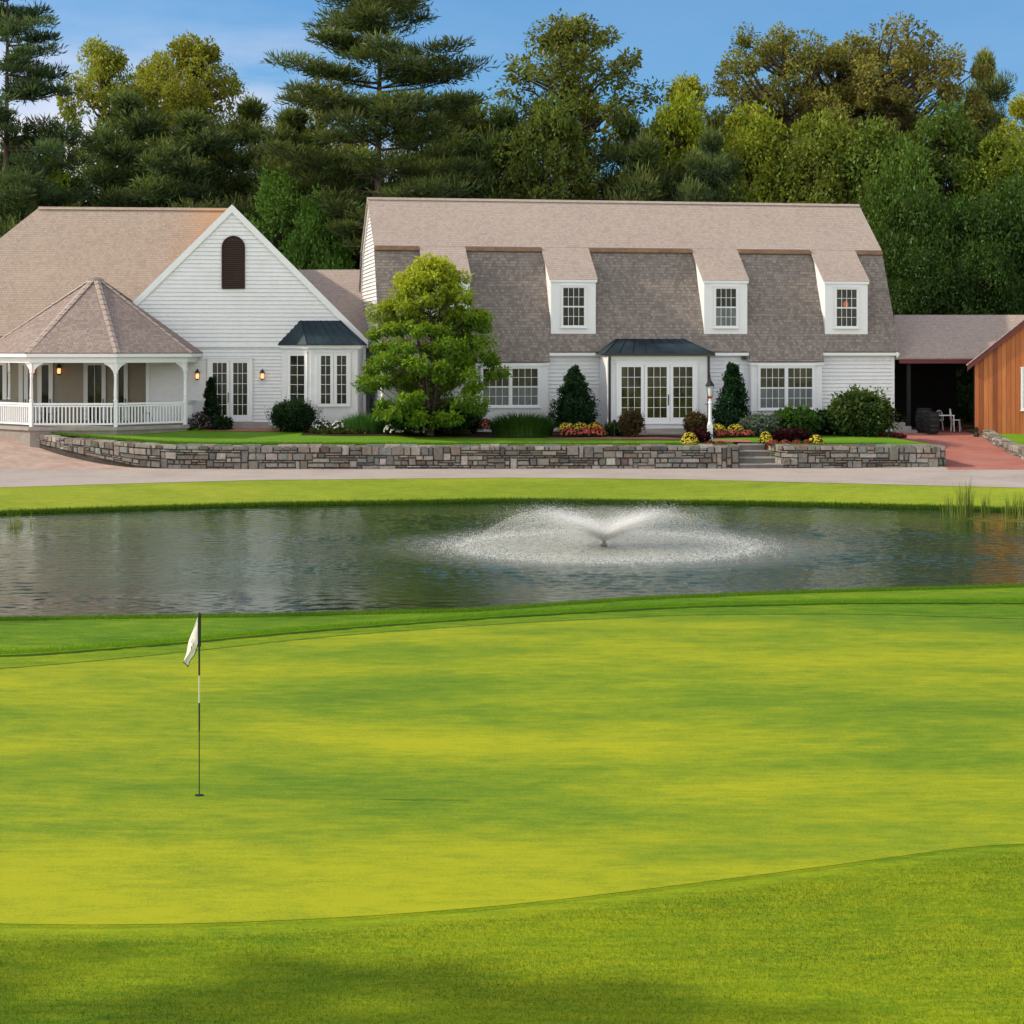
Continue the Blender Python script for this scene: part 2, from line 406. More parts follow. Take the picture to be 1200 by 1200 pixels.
def ground(x, y):
    x = np.asarray(x, float); y = np.asarray(y, float)
    c = Yc(x); f = Yf(x); r = Yr(x)
    near = .25*sstep(22, c, y) + .035*np.sin(x*.35+y*.21)*sstep(18, 24, y)*(1-sstep(30, 34, y)) + .10*sstep(2, 7, x)*(1-sstep(16, 21, y))
    dip = -.75*sstep(c, c+2.2, y)
    far = -.5 + .55*sstep(f-1.6, f, y)*1.0
    bank = .55*np.clip((y-f)/np.maximum(r-f, .5), 0, 1)**.8
    ramp0 = np.interp(x, [-22, -15, 12, 16], [69.5, 73.5, 73, 72.5]); ramp1 = np.interp(x, [-22, -15, 12, 16], [77.5, 84, 84, 83])
    top = np.interp(x, [-24, -10, 14], [1.75, 1.5, 1.55])
    up = (top-.6)*np.clip((y-ramp0)/(ramp1-ramp0), 0, 1)
    hill = 3.5*sstep(95, 190, y)
    nz = near+np.where(y > c, dip, 0)
    fz = far+bank+up+hill
    z = np.where(y < (c+f)/2, nz, fz)
    closed = sstep(33, 38, np.abs(x))                       # the pond ends outside the picture
    flat = .3+.3*sstep(40, 66, y)+up+hill
    return z*(1-closed)+np.where(y < c, near, flat)*closed
def gz(x, y): return float(ground(x, y))
def hit(px, py, y0=10., y1=74.):
    last = None
    for Y in np.arange(y0, y1, .1):
        d = gz(xat(px, Y), Y)-zat(py, Y)
        if d > 0:
            return (xat(px, Y), Y) 
    return (xat(px, y1), y1)
def grid(name, xs, ys, zf, m, kind='structure', parent=None, off=0.):
    X, Y = np.meshgrid(xs, ys); Zz = zf(X, Y)+off
    V = np.stack([X, Y, Zz], -1).reshape(-1, 3); nx, ny = len(xs), len(ys)
    i = np.arange((ny-1)*nx).reshape(ny-1, nx)[:, :-1].ravel()
    Fq = np.stack([i, i+1, i+1+nx, i+nx], 1)
    o = npmesh(name, V, Fq, m, parent, smooth=True); 
    if kind: o['kind'] = kind
    return o
def strip(name, xs, ya, yb, zf, m, nv=12, off=0., kind='structure', lip=None, lipmat=None):
    """sheet between two curves ya(x) < yb(x)"""
    t = np.linspace(0, 1, nv)[:, None]; X = np.tile(xs, (nv, 1)); Y = ya(xs)*(1-t)+yb(xs)*t
    V = np.stack([X, Y, zf(X, Y)+off], -1).reshape(-1, 3); nx = len(xs)
    i = np.arange((nv-1)*nx).reshape(nv-1, nx)[:, :-1].ravel()
    Fq = np.stack([i, i+1, i+1+nx, i+nx], 1)
    o = npmesh(name, V, Fq, m, smooth=True)
    if kind: o['kind'] = kind
    return o
xs = np.concatenate([np.linspace(-900, -64, 14), np.arange(-60, 60.1, .6), np.linspace(64, 900, 14)])
ys = np.concatenate([[-60, -20, 0, 6], np.arange(10, 90, .45), np.linspace(91, 200, 26), [260, 400, 700, 1400]])
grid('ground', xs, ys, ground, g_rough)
xw = np.arange(-37.4, 37.41, .4)
# pond bed darker sheet and the water
strip('pond_bed', xw, lambda x: Yc(x)+.5, lambda x: Yf(x)-.15, ground, mud, 30, .01)
xwa = np.concatenate([np.arange(-37.4, -19, .4), np.arange(-19, 19, .075), np.arange(19, 37.41, .4)])
FX0, FY0 = xat(708, 50.2), 50.2
def waves(X, Y):
    r_ = np.random.default_rng(3); h = np.zeros_like(X)
    lane = .55+.45*np.sin(X*.13+1.1+1.7*np.sin(Y*.31))*np.sin(Y*.62+.8*np.sin(X*.21)); lane2 = .5+.5*np.sin(X*.31+Y*.9)
    for k in range(52):
        lam = .15*(.7/.15)**r_.random(); th = r_.normal(1.35, .75); kk = 2*math.pi/lam
        h += .0027*lam**.8*np.sin(kk*(X*math.cos(th)+Y*math.sin(th))+r_.uniform(0, 6.28)+.6*np.sin(X*.9+k)+.5*np.sin(Y*1.3+k*2))*(.3+.7*(lane if k % 2 else lane2))
    D_ = np.hypot(X-FX0, Y-FY0); near_ = np.exp(-((D_-3.5)/4.5)**2)
    h *= .65+2.0*near_
    for lam in (.33, .5, .8): h += .0035*lam*near_*np.sin(2*math.pi*D_/lam+3*np.sin(np.arctan2(Y-FY0, X-FX0)*3+lam*9))
    return .05+h*(1-sstep(17.5, 19, np.abs(X)))
strip('pond_water', xwa, lambda x: Yc(x)+.3, lambda x: Yf(x)+.5, waves, water_m, 460)
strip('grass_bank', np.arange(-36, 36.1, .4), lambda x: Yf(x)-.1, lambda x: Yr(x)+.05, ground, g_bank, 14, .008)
# green outlines measured along the picture, turned into curves on the ground
def curve(pts):
    w = [hit(px, py) for px, py in pts]; w.sort(); return np.array([a for a, _ in w]), np.array([b for _, b in w])
ex, ey = curve([(0, 785), (200, 767), (400, 746), (600, 731), (800, 722), (1000, 720), (1200, 727)])
ex = np.concatenate([[-16, -11], ex, [13.5, 15, 16.3, 17]]); ey = np.concatenate([[26.5, 29], ey, [35.0, 32, 27, 22.2]])
fx_, fy_ = curve([(0, 1085), (200, 1085), (400, 1079), (600, 1063), (800, 1040), (1000, 1012), (1200, 986)])
fx_ = np.concatenate([[-16, -10], fx_, [8, 12, 17]]); fy_ = np.concatenate([[24, 18.2], fy_, [19.2, 20.6, 22]])
lx, ly = curve([(0, 771), (200, 757), (400, 738), (600, 724), (800, 713), (1000, 708), (1200, 708)])
lx = np.concatenate([[-22, -12], lx, [20, 30]]); ly = np.concatenate([[28, 31.3], ly, [38, 40]])
def smooth_curve(cx, cy):
    def fn(x):
        x = np.asarray(x, float); w = [(-.8, .15), (-.4, .2), (0, .3), (.4, .2), (.8, .15)]
        return sum(k*np.interp(x+d, cx, cy) for d, k in w)
    return fn
G1 = smooth_curve(ex, ey); G0 = smooth_curve(fx_, fy_); LP = smooth_curve(lx, ly)
xg = np.arange(-16, 17.01, .2)
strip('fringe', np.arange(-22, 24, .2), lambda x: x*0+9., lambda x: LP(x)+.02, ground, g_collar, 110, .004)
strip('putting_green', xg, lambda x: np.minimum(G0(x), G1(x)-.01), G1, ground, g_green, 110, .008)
# slightly longer grass between fringe and pond with its own cut edge
def lipz(x, y): return ground(x, y)
xb = np.arange(-22, 30, .2)
t_ = np.array([0., 0.004, .02, .3, .6, .8, 1.]); X = np.tile(xb, (len(t_), 1)); Y = LP(xb)*(1-t_[:, None])+(Yc(xb)+.7)*t_[:, None]
Zr = ground(X, Y)+np.array([-.01, .02, .03, .035, .035, .035, .03])[:, None]
nx = len(xb); i = np.arange((len(t_)-1)*nx).reshape(-1, nx)[:, :-1].ravel()
npmesh('pond_edge_rough', np.stack([X, Y, Zr], -1).reshape(-1, 3), np.stack([i, i+1, i+1+nx, i+nx], 1), g_collar, smooth=False)['kind'] = 'structure'
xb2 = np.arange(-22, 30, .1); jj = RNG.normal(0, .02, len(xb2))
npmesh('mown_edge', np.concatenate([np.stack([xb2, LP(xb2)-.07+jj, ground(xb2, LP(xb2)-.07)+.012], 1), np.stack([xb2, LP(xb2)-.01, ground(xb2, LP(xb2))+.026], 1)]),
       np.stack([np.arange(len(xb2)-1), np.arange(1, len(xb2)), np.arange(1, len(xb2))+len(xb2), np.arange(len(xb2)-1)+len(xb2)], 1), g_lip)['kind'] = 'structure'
jj2 = RNG.normal(0, .012, len(xb2)); m_ = (xb2 > -11) & (xb2 < 13); xb3 = xb2[m_]; jj2 = jj2[m_]; n3_ = len(xb3)
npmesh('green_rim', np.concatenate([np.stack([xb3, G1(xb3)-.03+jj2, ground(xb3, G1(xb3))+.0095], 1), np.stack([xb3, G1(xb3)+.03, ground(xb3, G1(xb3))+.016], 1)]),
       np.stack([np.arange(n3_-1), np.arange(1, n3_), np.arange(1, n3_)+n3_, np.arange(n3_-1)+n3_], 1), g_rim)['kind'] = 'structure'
# road along the wall, gravel drive at the left, brick drive at the right
strip('road', np.arange(-90, 90, .5), Yr, lambda x: np.interp(x, [-90, -26, -19, -14, 90], [74, 71, 72.2, 73.9, 73.9]), ground, asphalt, 12, .012)
strip('gravel_driveway', np.arange(-60, -12.5, .4), lambda x: np.interp(x, [-90, -26, -19, -12.6], [73.9, 70.9, 72.1, 73.8]), lambda x: x*0+81.5, ground, gravel, 16, .016)

# ------------------------------------------------------------------ stone walls
STONES = [(.27, .25, .22), (.25, .24, .22), (.34, .31, .27), (.18, .17, .155), (.28, .23, .19), (.21, .16, .13), (.40, .37, .32), (.23, .235, .22), (.32, .28, .235), (.25, .225, .19)]
def stone_wall(name, path, label, thick=.5, seed=1):
    """path: list of (x, y, ztop, zbase); stones of the front face are cut individually"""
    rnd = random.Random(seed)
    P = [Vector((a, b)) for a, b, _, _ in path]; cum = [0]
    for a, b in zip(P, P[1:]): cum.append(cum[-1]+(b-a).length)
    Ltot = cum[-1]; u = .095
    nu = max(1, round(Ltot/u)); hmax = max(c-d for _, _, c, d in path); nvv = max(3, round(hmax/u))
    def sample(s):
        s = min(max(s, 0), Ltot)
        for i in range(len(cum)-1):
            if s <= cum[i+1]+1e-9: break
        t = (s-cum[i])/(cum[i+1]-cum[i]); a, b = path[i], path[i+1]
        d = (P[i+1]-P[i]).normalized()
        return Vector((lerp(a[0], b[0], t), lerp(a[1], b[1], t))), Vector((d.y, -d.x)), lerp(a[2], b[2], t), lerp(a[3], b[3], t)
    root = empty(name, (path[0][0], path[0][1], path[0][3]), 0, label, 'wall')
    o0 = root.location
    body = MB(); body.col = (.06, .052, .045)
    step = .5; k = max(1, int(Ltot/step))
    pr = None
    for i in range(k+1):
        p, nrm, zt, zb = sample(Ltot*i/k)
        q = [(p.x, p.y, zb-.3), (p.x, p.y, zt-.02), (p.x-nrm.x*thick, p.y-nrm.y*thick, zt-.02), (p.x-nrm.x*thick, p.y-nrm.y*thick, zb-.3)]
        q = [tuple(Vector(v)-o0) for v in q]
        if pr:
            for j in range(4): body.face([pr[j], q[j], q[(j+1) % 4], pr[(j+1) % 4]])
        else: body.face(list(reversed(q)))
        pr = q
    body.face(pr)
    body.build('mortar_core', stone, root, colors=True)
    mb = MB(); occ = [[False]*nvv for _ in range(nu)]
    def pt(s, v, out):
        p, nrm, zt, zb = sample(s); z = zb-.03+(zt-zb+.03)*v
        return Vector((p.x+nrm.x*out, p.y+nrm.y*out, z))-o0
    for a in range(nu):
        for b in range(nvv):
            if occ[a][b]: continue
            w = rnd.choice([2, 2, 3, 3, 4, 4, 5, 6, 7]); h = rnd.choice([1, 2, 2, 3, 3, 4, 5, 7])
            if h >= 4: w = min(w, rnd.choice([3, 4, 5]))
            if w >= 6: h = min(h, 2)
            w = min(w, nu-a); h = min(h, nvv-b)
            while w > 1 and any(occ[a+q][b] for q in range(w)): w -= 1
            if nvv-b-h == 1: h += 1
            while h > 1 and any(occ[a+q][b+r] for q in range(w) for r in range(min(h, nvv-b))): h -= 1
            h = min(h, nvv-b)
            for q in range(w):
                for r in range(h): occ[a+q][b+r] = True
            c = rnd.choice(STONES); g = rnd.uniform(.55, 1.15); mb.col = tuple(x*g*rnd.uniform(.95, 1.05) for x in c)
            j = lambda m=.022: rnd.uniform(-m, m)
            m = .013; s0 = a/nu*Ltot+m; s1 = (a+w)/nu*Ltot-m; v0 = b/nvv+m/hmax; v1 = (b+h)/nvv-m/hmax
            pr_ = rnd.uniform(.03, .10)
            O = [pt(s0+j(), v0+j(.01), 0), pt(s1+j(), v0+j(.01), 0), pt(s1+j(), v1+j(.01), 0), pt(s0+j(), v1+j(.01), 0)]
            e = .02; I = [pt(s0+e+j(), v0+e/hmax, pr_+j(.01)), pt(s1-e+j(), v0+e/hmax, pr_+j(.01)), pt(s1-e+j(), v1-e/hmax, pr_+j(.01)), pt(s0+e+j(), v1-e/hmax, pr_+j(.01))]
            mb.face(I)
            for q in range(4): mb.face([O[q], O[(q+1) % 4], I[(q+1) % 4], I[q]])
    # cap stones on top
    s = 0.
    while s < Ltot-.05:
        w = min(rnd.uniform(.3, .75), Ltot-s); c = rnd.choice(STONES); g = rnd.uniform(.8, 1.25); mb.col = tuple(x*g for x in c)
        for (oa, ob) in ((.03, -thick*.5), (-thick*.5-.01, -thick-.02)):
            q = [pt(s+.01, 1, oa), pt(s+w-.01, 1, oa), pt(s+w-.01, 1, ob), pt(s+.01, 1, ob)]
            zt = rnd.uniform(-.03, .03)
            top = [v+Vector((0, 0, zt+.02)) for v in q]; lo = [v-Vector((0, 0, .08)) for v in q]
            mb.face(top)
            for i in range(4): mb.face([lo[i], lo[(i+1) % 4], top[(i+1) % 4], top[i]])
        s += w
    mb.build('stone_facing', stone, root, colors=True)
    return root
W0 = 73.6
def wl(px, Y, zt, zb): return (xat(px, Y), Y, zt, zb)
wall_path = [wl(38, 77.2, 1.80, 1.55), wl(75, 75.6, 1.72, 1.30), wl(117, 74.5, 1.66, 1.02), wl(160, 73.9, 1.6, .75), wl(205, W0, 1.55, .64), wl(300, W0, 1.52, .61), wl(600, W0, 1.52, .60), wl(866, W0, 1.52, .60)]
stone_wall('stone_wall', wall_path, 'long low fieldstone retaining wall running from the porch to the granite steps', seed=3)
stone_wall('stone_wall', [wl(893, 75.7, 1.56, .95), wl(904, 74.3, 1.54, .7), wl(919, W0, 1.52, .60), wl(1000, W0, 1.52, .60), wl(1108, W0, 1.5, .61)], 'short fieldstone retaining wall between the granite steps and the red brick drive', seed=8)
stone_wall('stone_wall', [wl(1152, 82.2, 1.72, 1.50), wl(1168, 79.5, 1.5, 1.15), wl(1186, 77, 1.36, .85), wl(1204, 75.2, 1.25, .68), wl(1240, 73.9, 1.22, .6), wl(1400, 73.6, 1.22, .6)], 'low pale stone wall edging the lawn by the cedar building', seed=21, thick=.4)
# steps
st = empty('granite_steps', (xat(888, W0), W0, .6), 0, 'four granite steps let into the stone wall between red flower beds', 'steps')
for i in range(4):
    mb = MB(); y0 = -.02+i*.42; z1 = .225*(i+1)
    xl = xat(866, W0+y0)-st.location.x-.0+.01; xr = xat(919-7.2*i, W0+y0)-st.location.x-.03
    mb.box(xl, xr, y0, 2.2-i*.003, -.2-i*.01, z1-.055+.006*i); rz_ = mb.build('step', granite_d, st)
    mb = MB(); mb.box(xl, xr, y0-.03, 2.2-i*.003, z1-.05+.006*i, z1+.003+.006*i); mb.build('tread', granite, rz_)
cheek = MB(); cheek.box(xat(864, W0)-.05-st.location.x, xat(866, W0)-st.location.x, .1, 2.4, -.2, .90); cheek.build('side_slab', granite, st)

# terrace lawn (with thickness hidden by the walls)
def terr(x, y):
    x = np.asarray(x, float); y = np.asarray(y, float)
    ztop = np.interp(x, [-19.5, -17, -14, -12, 14.2, 16.5], [1.83, 1.72, 1.60, 1.53, 1.53, 1.5])
    zb = np.interp(x, [-20, -6, 0, 16], [1.95, 1.86, 1.72, 1.62])
    t = np.clip((y-W0-.3)/(80-W0), 0, 1)
    return ztop*(1-t)+zb*t
WPX = np.array([p[0] for p in wall_path]+[xat(919, W0), xat(1108, W0)]); WPY = np.array([p[1] for p in wall_path]+[W0, W0])
def tfront(x):
    y = np.interp(x, WPX, WPY)+.42
    return np.where((x > xat(864, W0)) & (x < xat(905, W0)), y+1.4, y)
def tback(x):   # right end tapers along the brick drive
    return np.interp(x, [15.0, xat(1108, W0)-.1], [81.8, 74.1])+np.where(x < 15.0, 2.5, 0)
xt = np.concatenate([np.arange(xat(40, 77.2), 15.0, .1), np.linspace(15.0, xat(1106, W0), 20)])
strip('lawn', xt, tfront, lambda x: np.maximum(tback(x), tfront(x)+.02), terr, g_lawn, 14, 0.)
# beds of mulch along the house and the brick path
strip('mulch_bed', np.arange(-8.6, 14.6, .1), lambda x: np.interp(x, [-8.6, -6, 2.6, 3.1, 6.0, 6.6, 9, 14.6], [77.6, 77.5, 77.4, 78.3, 78.3, 77.6, 78.2, 80.5])+.12*np.sin(x*2.1), lambda x: x*0+84, terr, mulch, 8, .01)
strip('mulch_bed', np.arange(xat(800, 74.6), xat(850, 74.6), .05), lambda x: 74.05+.1*np.sin(x*3), lambda x: 75.4+.1*np.sin(x*4), terr, mulch, 4, .014)
strip('mulch_bed', np.arange(xat(897, 74.6), xat(962, 74.6), .05), lambda x: 74.1+.1*np.sin(x*3), lambda x: 75.6+.1*np.sin(x*4), terr, mulch, 4, .014)
strip('brick_path', np.arange(xat(640, 76.8), xat(880, 76.3), .1), lambda x: np.interp(x, [1.3, 7.2, 8.2, 9.2], [77.1, 76.6, 75.4, 75.2]), lambda x: np.interp(x, [1.3, 6.0, 7.5, 9.2], [77.4, 78.2, 77.2, 76.6]), terr, brick, 6, .018)
strip('brick_path', np.arange(xat(245, 80.6), xat(372, 80), .1), lambda x: x*0+79.2, lambda x: x*0+81.2, terr, brick, 4, .018)
# brick drive
DL = lambda Y: np.interp(Y, [72.2, 73.6, 82, 90], [xat(1108, 72.2)+.1, xat(1109, 73.6), xat(1052, 82), xat(1052, 90)])
DR = lambda Y: np.interp(Y, [72.2, 75.2, 77, 82.2, 90], [xat(1215, 72.2), xat(1204, 75.2)-.05, xat(1186, 77)-.05, xat(1150, 82.2), xat(1160, 90)])
yy = np.arange(72.2, 92, .4); tt = np.linspace(0, 1, 14)
Xd = DL(yy)[:, None]*(1-tt)+DR(yy)[:, None]*tt; Yd = np.tile(yy[:, None], (1, 14))
i = np.arange((len(yy)-1)*14).reshape(-1, 14)[:, :-1].ravel()
npmesh('brick_driveway', np.stack([Xd, Yd, ground(Xd, Yd)+.02], -1).reshape(-1, 3), np.stack([i, i+1, i+15, i+14], 1), brick, smooth=True)['kind'] = 'structure'
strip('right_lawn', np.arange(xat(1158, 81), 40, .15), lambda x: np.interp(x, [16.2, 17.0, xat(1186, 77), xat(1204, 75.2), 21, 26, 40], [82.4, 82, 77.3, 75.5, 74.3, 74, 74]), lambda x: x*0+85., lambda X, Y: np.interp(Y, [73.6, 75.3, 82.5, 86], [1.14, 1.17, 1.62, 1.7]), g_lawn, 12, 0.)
strip('forest_floor', np.arange(-150, 150, 3.), lambda x: x*0+92, lambda x: x*0+190, ground, g_forest, 20, .02)

# ------------------------------------------------------------------ building helpers
class Frame:
    def __init__(s, px, Y, th, z0): s.th = th; s.c = math.cos(th); s.s = math.sin(th); s.X0 = xat(px, Y); s.Y0 = Y; s.z0 = z0; s.loc = (s.X0, Y, z0)
    def S(s, px, d=0.):
        k = (px-600)/F; return (k*(s.Y0+d*s.c)-s.X0+d*s.s)/(s.c-k*s.s)
    def Z(s, px, py, d=0.):
        x = s.S(px, d); Y = s.Y0+x*s.s+d*s.c; return ZC-(py-PYH)/F*Y-s.z0
def clap(mb, o, U, N, z0, z1, left, right, expo=.165, lip=.055):
    """lapped boards on the plane through o spanned by U (unit, horizontal); N outward"""
    U = Vector(U); N = Vector(N); o = Vector(o); z = z0
    while z < z1-1e-4:
        zt = min(z+expo, z1)
        l0, r0, l1, r1 = left(z), right(z), left(zt), right(zt)
        if r0-l0 > .01 or r1-l1 > .01:
            if r1 < l1: l1 = r1 = (l1+r1)/2
            P = lambda u, zz, off: o+U*u+N*off+Vector((0, 0, zz))
            mb.face([P(l0, z, lip), P(r0, z, lip), P(r1, zt, .004), P(l1, zt, .004)])
            mb.face([P(l0, z, 0), P(r0, z, 0), P(r0, z, lip), P(l0, z, lip)])
        z = zt
    return mb
def opening(parent, name, o, U, N, w, h, cols=3, rows=4, leaves=1, kind='sash', gm=None, gm2=None, casing=.09, mull=.02, glow_=None):
    """window or glazed door lying on a wall; o = bottom-left corner of the unit incl. casing. frame + pane children"""
    U = Vector(U).normalized(); N = Vector(N).normalized(); Zv = Vector((0, 0, 1)); o = Vector(o)
    M = Matrix((U, N, Zv)).transposed()
    def bx(mb, u0, u1, n0, n1, z0, z1):
        t = MB(); t.box(u0, u1, n0, n1, z0, z1)
        for f in t.f: mb.face([o+M@Vector(t.v[i]) for i in f])
    fr = MB(); c = casing
    bx(fr, 0, c, .0, .075, 0, h); bx(fr, w-c, w, .0, .075, 0, h)
    bx(fr, c, w-c, .0, .077, h-c, h); bx(fr, c, w-c, .0, .079, 0, c*.8)
    bx(fr, -.02, w+.02, .0, .10, h, h+.035)
    if kind == 'sash': bx(fr, -.03, w+.03, .0, .11, -.045, 0)
    iw = (w-2*c-(leaves-1)*(.07 if kind == 'sash' else .02))/leaves
    objs = []
    panes = []
    for k in range(leaves):
        u0 = c+k*(iw+(.07 if kind == 'sash' else .02)); u1 = u0+iw; b = .045 if kind == 'sash' else .13
        zb = c*.8; zt = h-c
        if kind == 'sash':
            if k: bx(fr, u0-.07, u0, 0, .074, zb, zt)
            zm = (zb+zt)/2
            segs = [(zb, zm, .052), (zm, zt, .06)]
        else: segs = [(zb, zt, .06)]
        leafmb = MB()
        for si, (a, e, dp) in enumerate(segs):
            bb = .2 if (kind == 'door') else b
            bx(leafmb, u0, u0+b, .02, dp, a, e); bx(leafmb, u1-b, u1, .02, dp, a, e)
            bx(leafmb, u0+b, u1-b, .02, dp-.001, a, a+(bb if kind == 'door' else b*.7)); bx(leafmb, u0+b, u1-b, .02, dp-.001, e-b*.7, e)
            ga = a+(bb if kind == 'door' else b*.7); ge = e-b*.7
            nr = rows if kind != 'sash' else rows//2
            for q in range(1, cols):
                uu = u0+b+(u1-u0-2*b)*q/cols; bx(leafmb, uu-mull/2, uu+mull/2, .02, dp-.012, ga, ge)
            for q in range(1, nr):
                zz = ga+(ge-ga)*q/nr; bx(leafmb, u0+b, u1-b, .02, dp-.013, zz-mull/2, zz+mull/2)
            pm = MB(); bx(pm, u0+b, u1-b, .008, .028, ga, ge)
            panes.append((k, pm, (gm2 if (gm2 and si == 0 and kind == 'sash') else (gm or glass))))
        objs.append(leafmb)
    frame = fr.build(name, trimw, parent)
    for k, lf in enumerate(objs):
        lo = lf.build('door_leaf' if kind == 'door' else 'sash', trimw, frame)
    for k, pm, g in panes: pm.build('pane', g, frame)
    if kind == 'door':
        hd = MB(); uu = c+iw+(-.07 if leaves > 1 else -.1); uh = c+iw-.08
        if leaves == 3: uh = c+2*iw+.02-.08
        bx(hd, uh, uh+.035, .061, .10, .8, 1.25); hd.build('handle', blackm, frame)
    return frame

# ------------------------------------------------------------------ gambrel house
TH = R(10.4)
H = Frame(450, 80.0, TH, 1.6)
house = empty('gambrel_house', H.loc, TH, 'long white gambrel roofed clubhouse with four dormers and a glazed entrance', 'building')
LW = H.S(1050)
DB = 10.0                                            # depth
zr = 11.92-1.6; zb_ = 9.72-1.6; ze = 5.13-1.6; db = 2.2; OV = .18
wall = MB(); full = MB()
# body walls: front and back boards, gables
zero = lambda v: (lambda z: v)
clap(wall, (0, .3, 0), (1, 0, 0), (0, -1, 0), 0, ze+.3, zero(0), zero(LW))
def prof(z):      # depth of roof surface at height z (front)
    if z <= ze: return 0.
    if z <= zb_: return (z-ze)/(zb_-ze)*db
    return db+(z-zb_)/(zr-zb_)*(DB/2-db)
mb_g = wall
clap(wall, (0, 0, 0), (0, -1, 0), (-1, 0, 0), 0, zr-.05, lambda z: -(DB-max(prof(z), .3)), lambda z: -max(prof(z), .3))
clap(wall, (LW, 0, 0), (0, 1, 0), (1, 0, 0), 0, zr-.05, lambda z: max(prof(z), .3), lambda z: DB-max(prof(z), .3))
clap(wall, (LW, DB-.3, 0), (-1, 0, 0), (0, 1, 0), 0, ze, zero(0), zero(LW))
wall.box(.03, LW-.03, .34, DB-.34, -.8, ze-.1)
wall.build('wall', white, house)
tr = MB()
for bx4 in ((LW-.12, LW+.035, .262, .40), (-.035, .12, .262, .40), (-.033, .1, DB-.42, DB-.26)):
    tr = MB(); tr.box(*bx4, -.3, ze-.02); tr.build('corner_board', trimw, house)
# rake boards on both gables
def rake(mb, x0, x1, pts, w):
    for (d0, z0), (d1, z1) in zip(pts, pts[1:]):
        mb.slab([(x0, d0, z0-w), (x0, d1, z1-w), (x0, d1, z1), (x0, d0, z0)], x0-x1)
gp = [(0, ze), (db, zb_), (DB/2, zr), (DB-db, zb_), (DB, ze)]
for xa, xb in ((-.03, -.10), (LW+.10, LW+.03)):
    tr = MB(); rake(tr, xa, xb, [(a, b-.06) for a, b in gp], .2); tr.build('rake_board', trimw, house)

# upper roof
up = MB(); ZT = .07
x0, x1 = -OV, LW+OV
up.slab([(x0, db-.04, zb_-.02), (x1, db-.04, zb_-.02), (x1, DB/2, zr+.03), (x0, DB/2, zr+.03)], ZT)
up.slab([(x1, DB-db, zb_), (x0, DB-db, zb_), (x0, DB/2, zr+.03), (x1, DB/2, zr+.03)], ZT)
roof = up.build('upper_roof', sh_light, house)
cap = MB(); cap.slab([(x0, DB/2-.16, zr-.03), (x1, DB/2-.16, zr-.03), (x1, DB/2, zr+.075), (x0, DB/2, zr+.075)], .03)
cap.slab([(x1, DB/2+.16, zr-.03), (x0, DB/2+.16, zr-.03), (x0, DB/2, zr+.075), (x1, DB/2, zr+.075)], .03)
cap.build('ridge_cap', sh_light, roof)
# steep roof: eave line drops at the two window bays
sl = (zb_-ze)/db
def steep(mb, xa, xb, za, ztop=None):
    zt = (zb_-.10) if ztop is None else ztop
    dd = lambda z: (z-ze)/sl
    mb.slab([(xa, dd(za), za), (xb, dd(za), za), (xb, dd(zt), zt), (xa, dd(zt), zt)], .08)
bayA = (H.S(556, -.1), H.S(644, -.1)); bayC = (H.S(879, -.1), H.S(965, -.1))
zbay = H.Z(920, 423.5, -.15)
lo = MB()
edges = [-OV, bayA[0], bayA[1], bayC[0], bayC[1], LW+OV]; zs = [ze, zbay, ze, zbay, ze]
for a, b, z in zip(edges, edges[1:], zs): steep(lo, a, b, z)
lo.build('steep_roof', sh_dark, house)
bk = MB(); bk.slab([(LW+OV, DB, ze), (-OV, DB, ze), (-OV, DB-db, zb_-.01), (LW+OV, DB-db, zb_-.01)], .08); bk.build('rear_roof', sh_dark, house)
ft = MB()
for a, b in ((-OV, bayA[0]), (bayA[1], bayC[0]), (bayC[1], LW+OV)): ft.box(a+.01, b-.01, .02, .3, ze-.17, ze-.045)
for a, b in (bayA, bayC): ft.box(a+.02, b-.02, -.14, .28, zbay-.16, zbay-.055)
ft.build('eave_fascia', trimw, house)
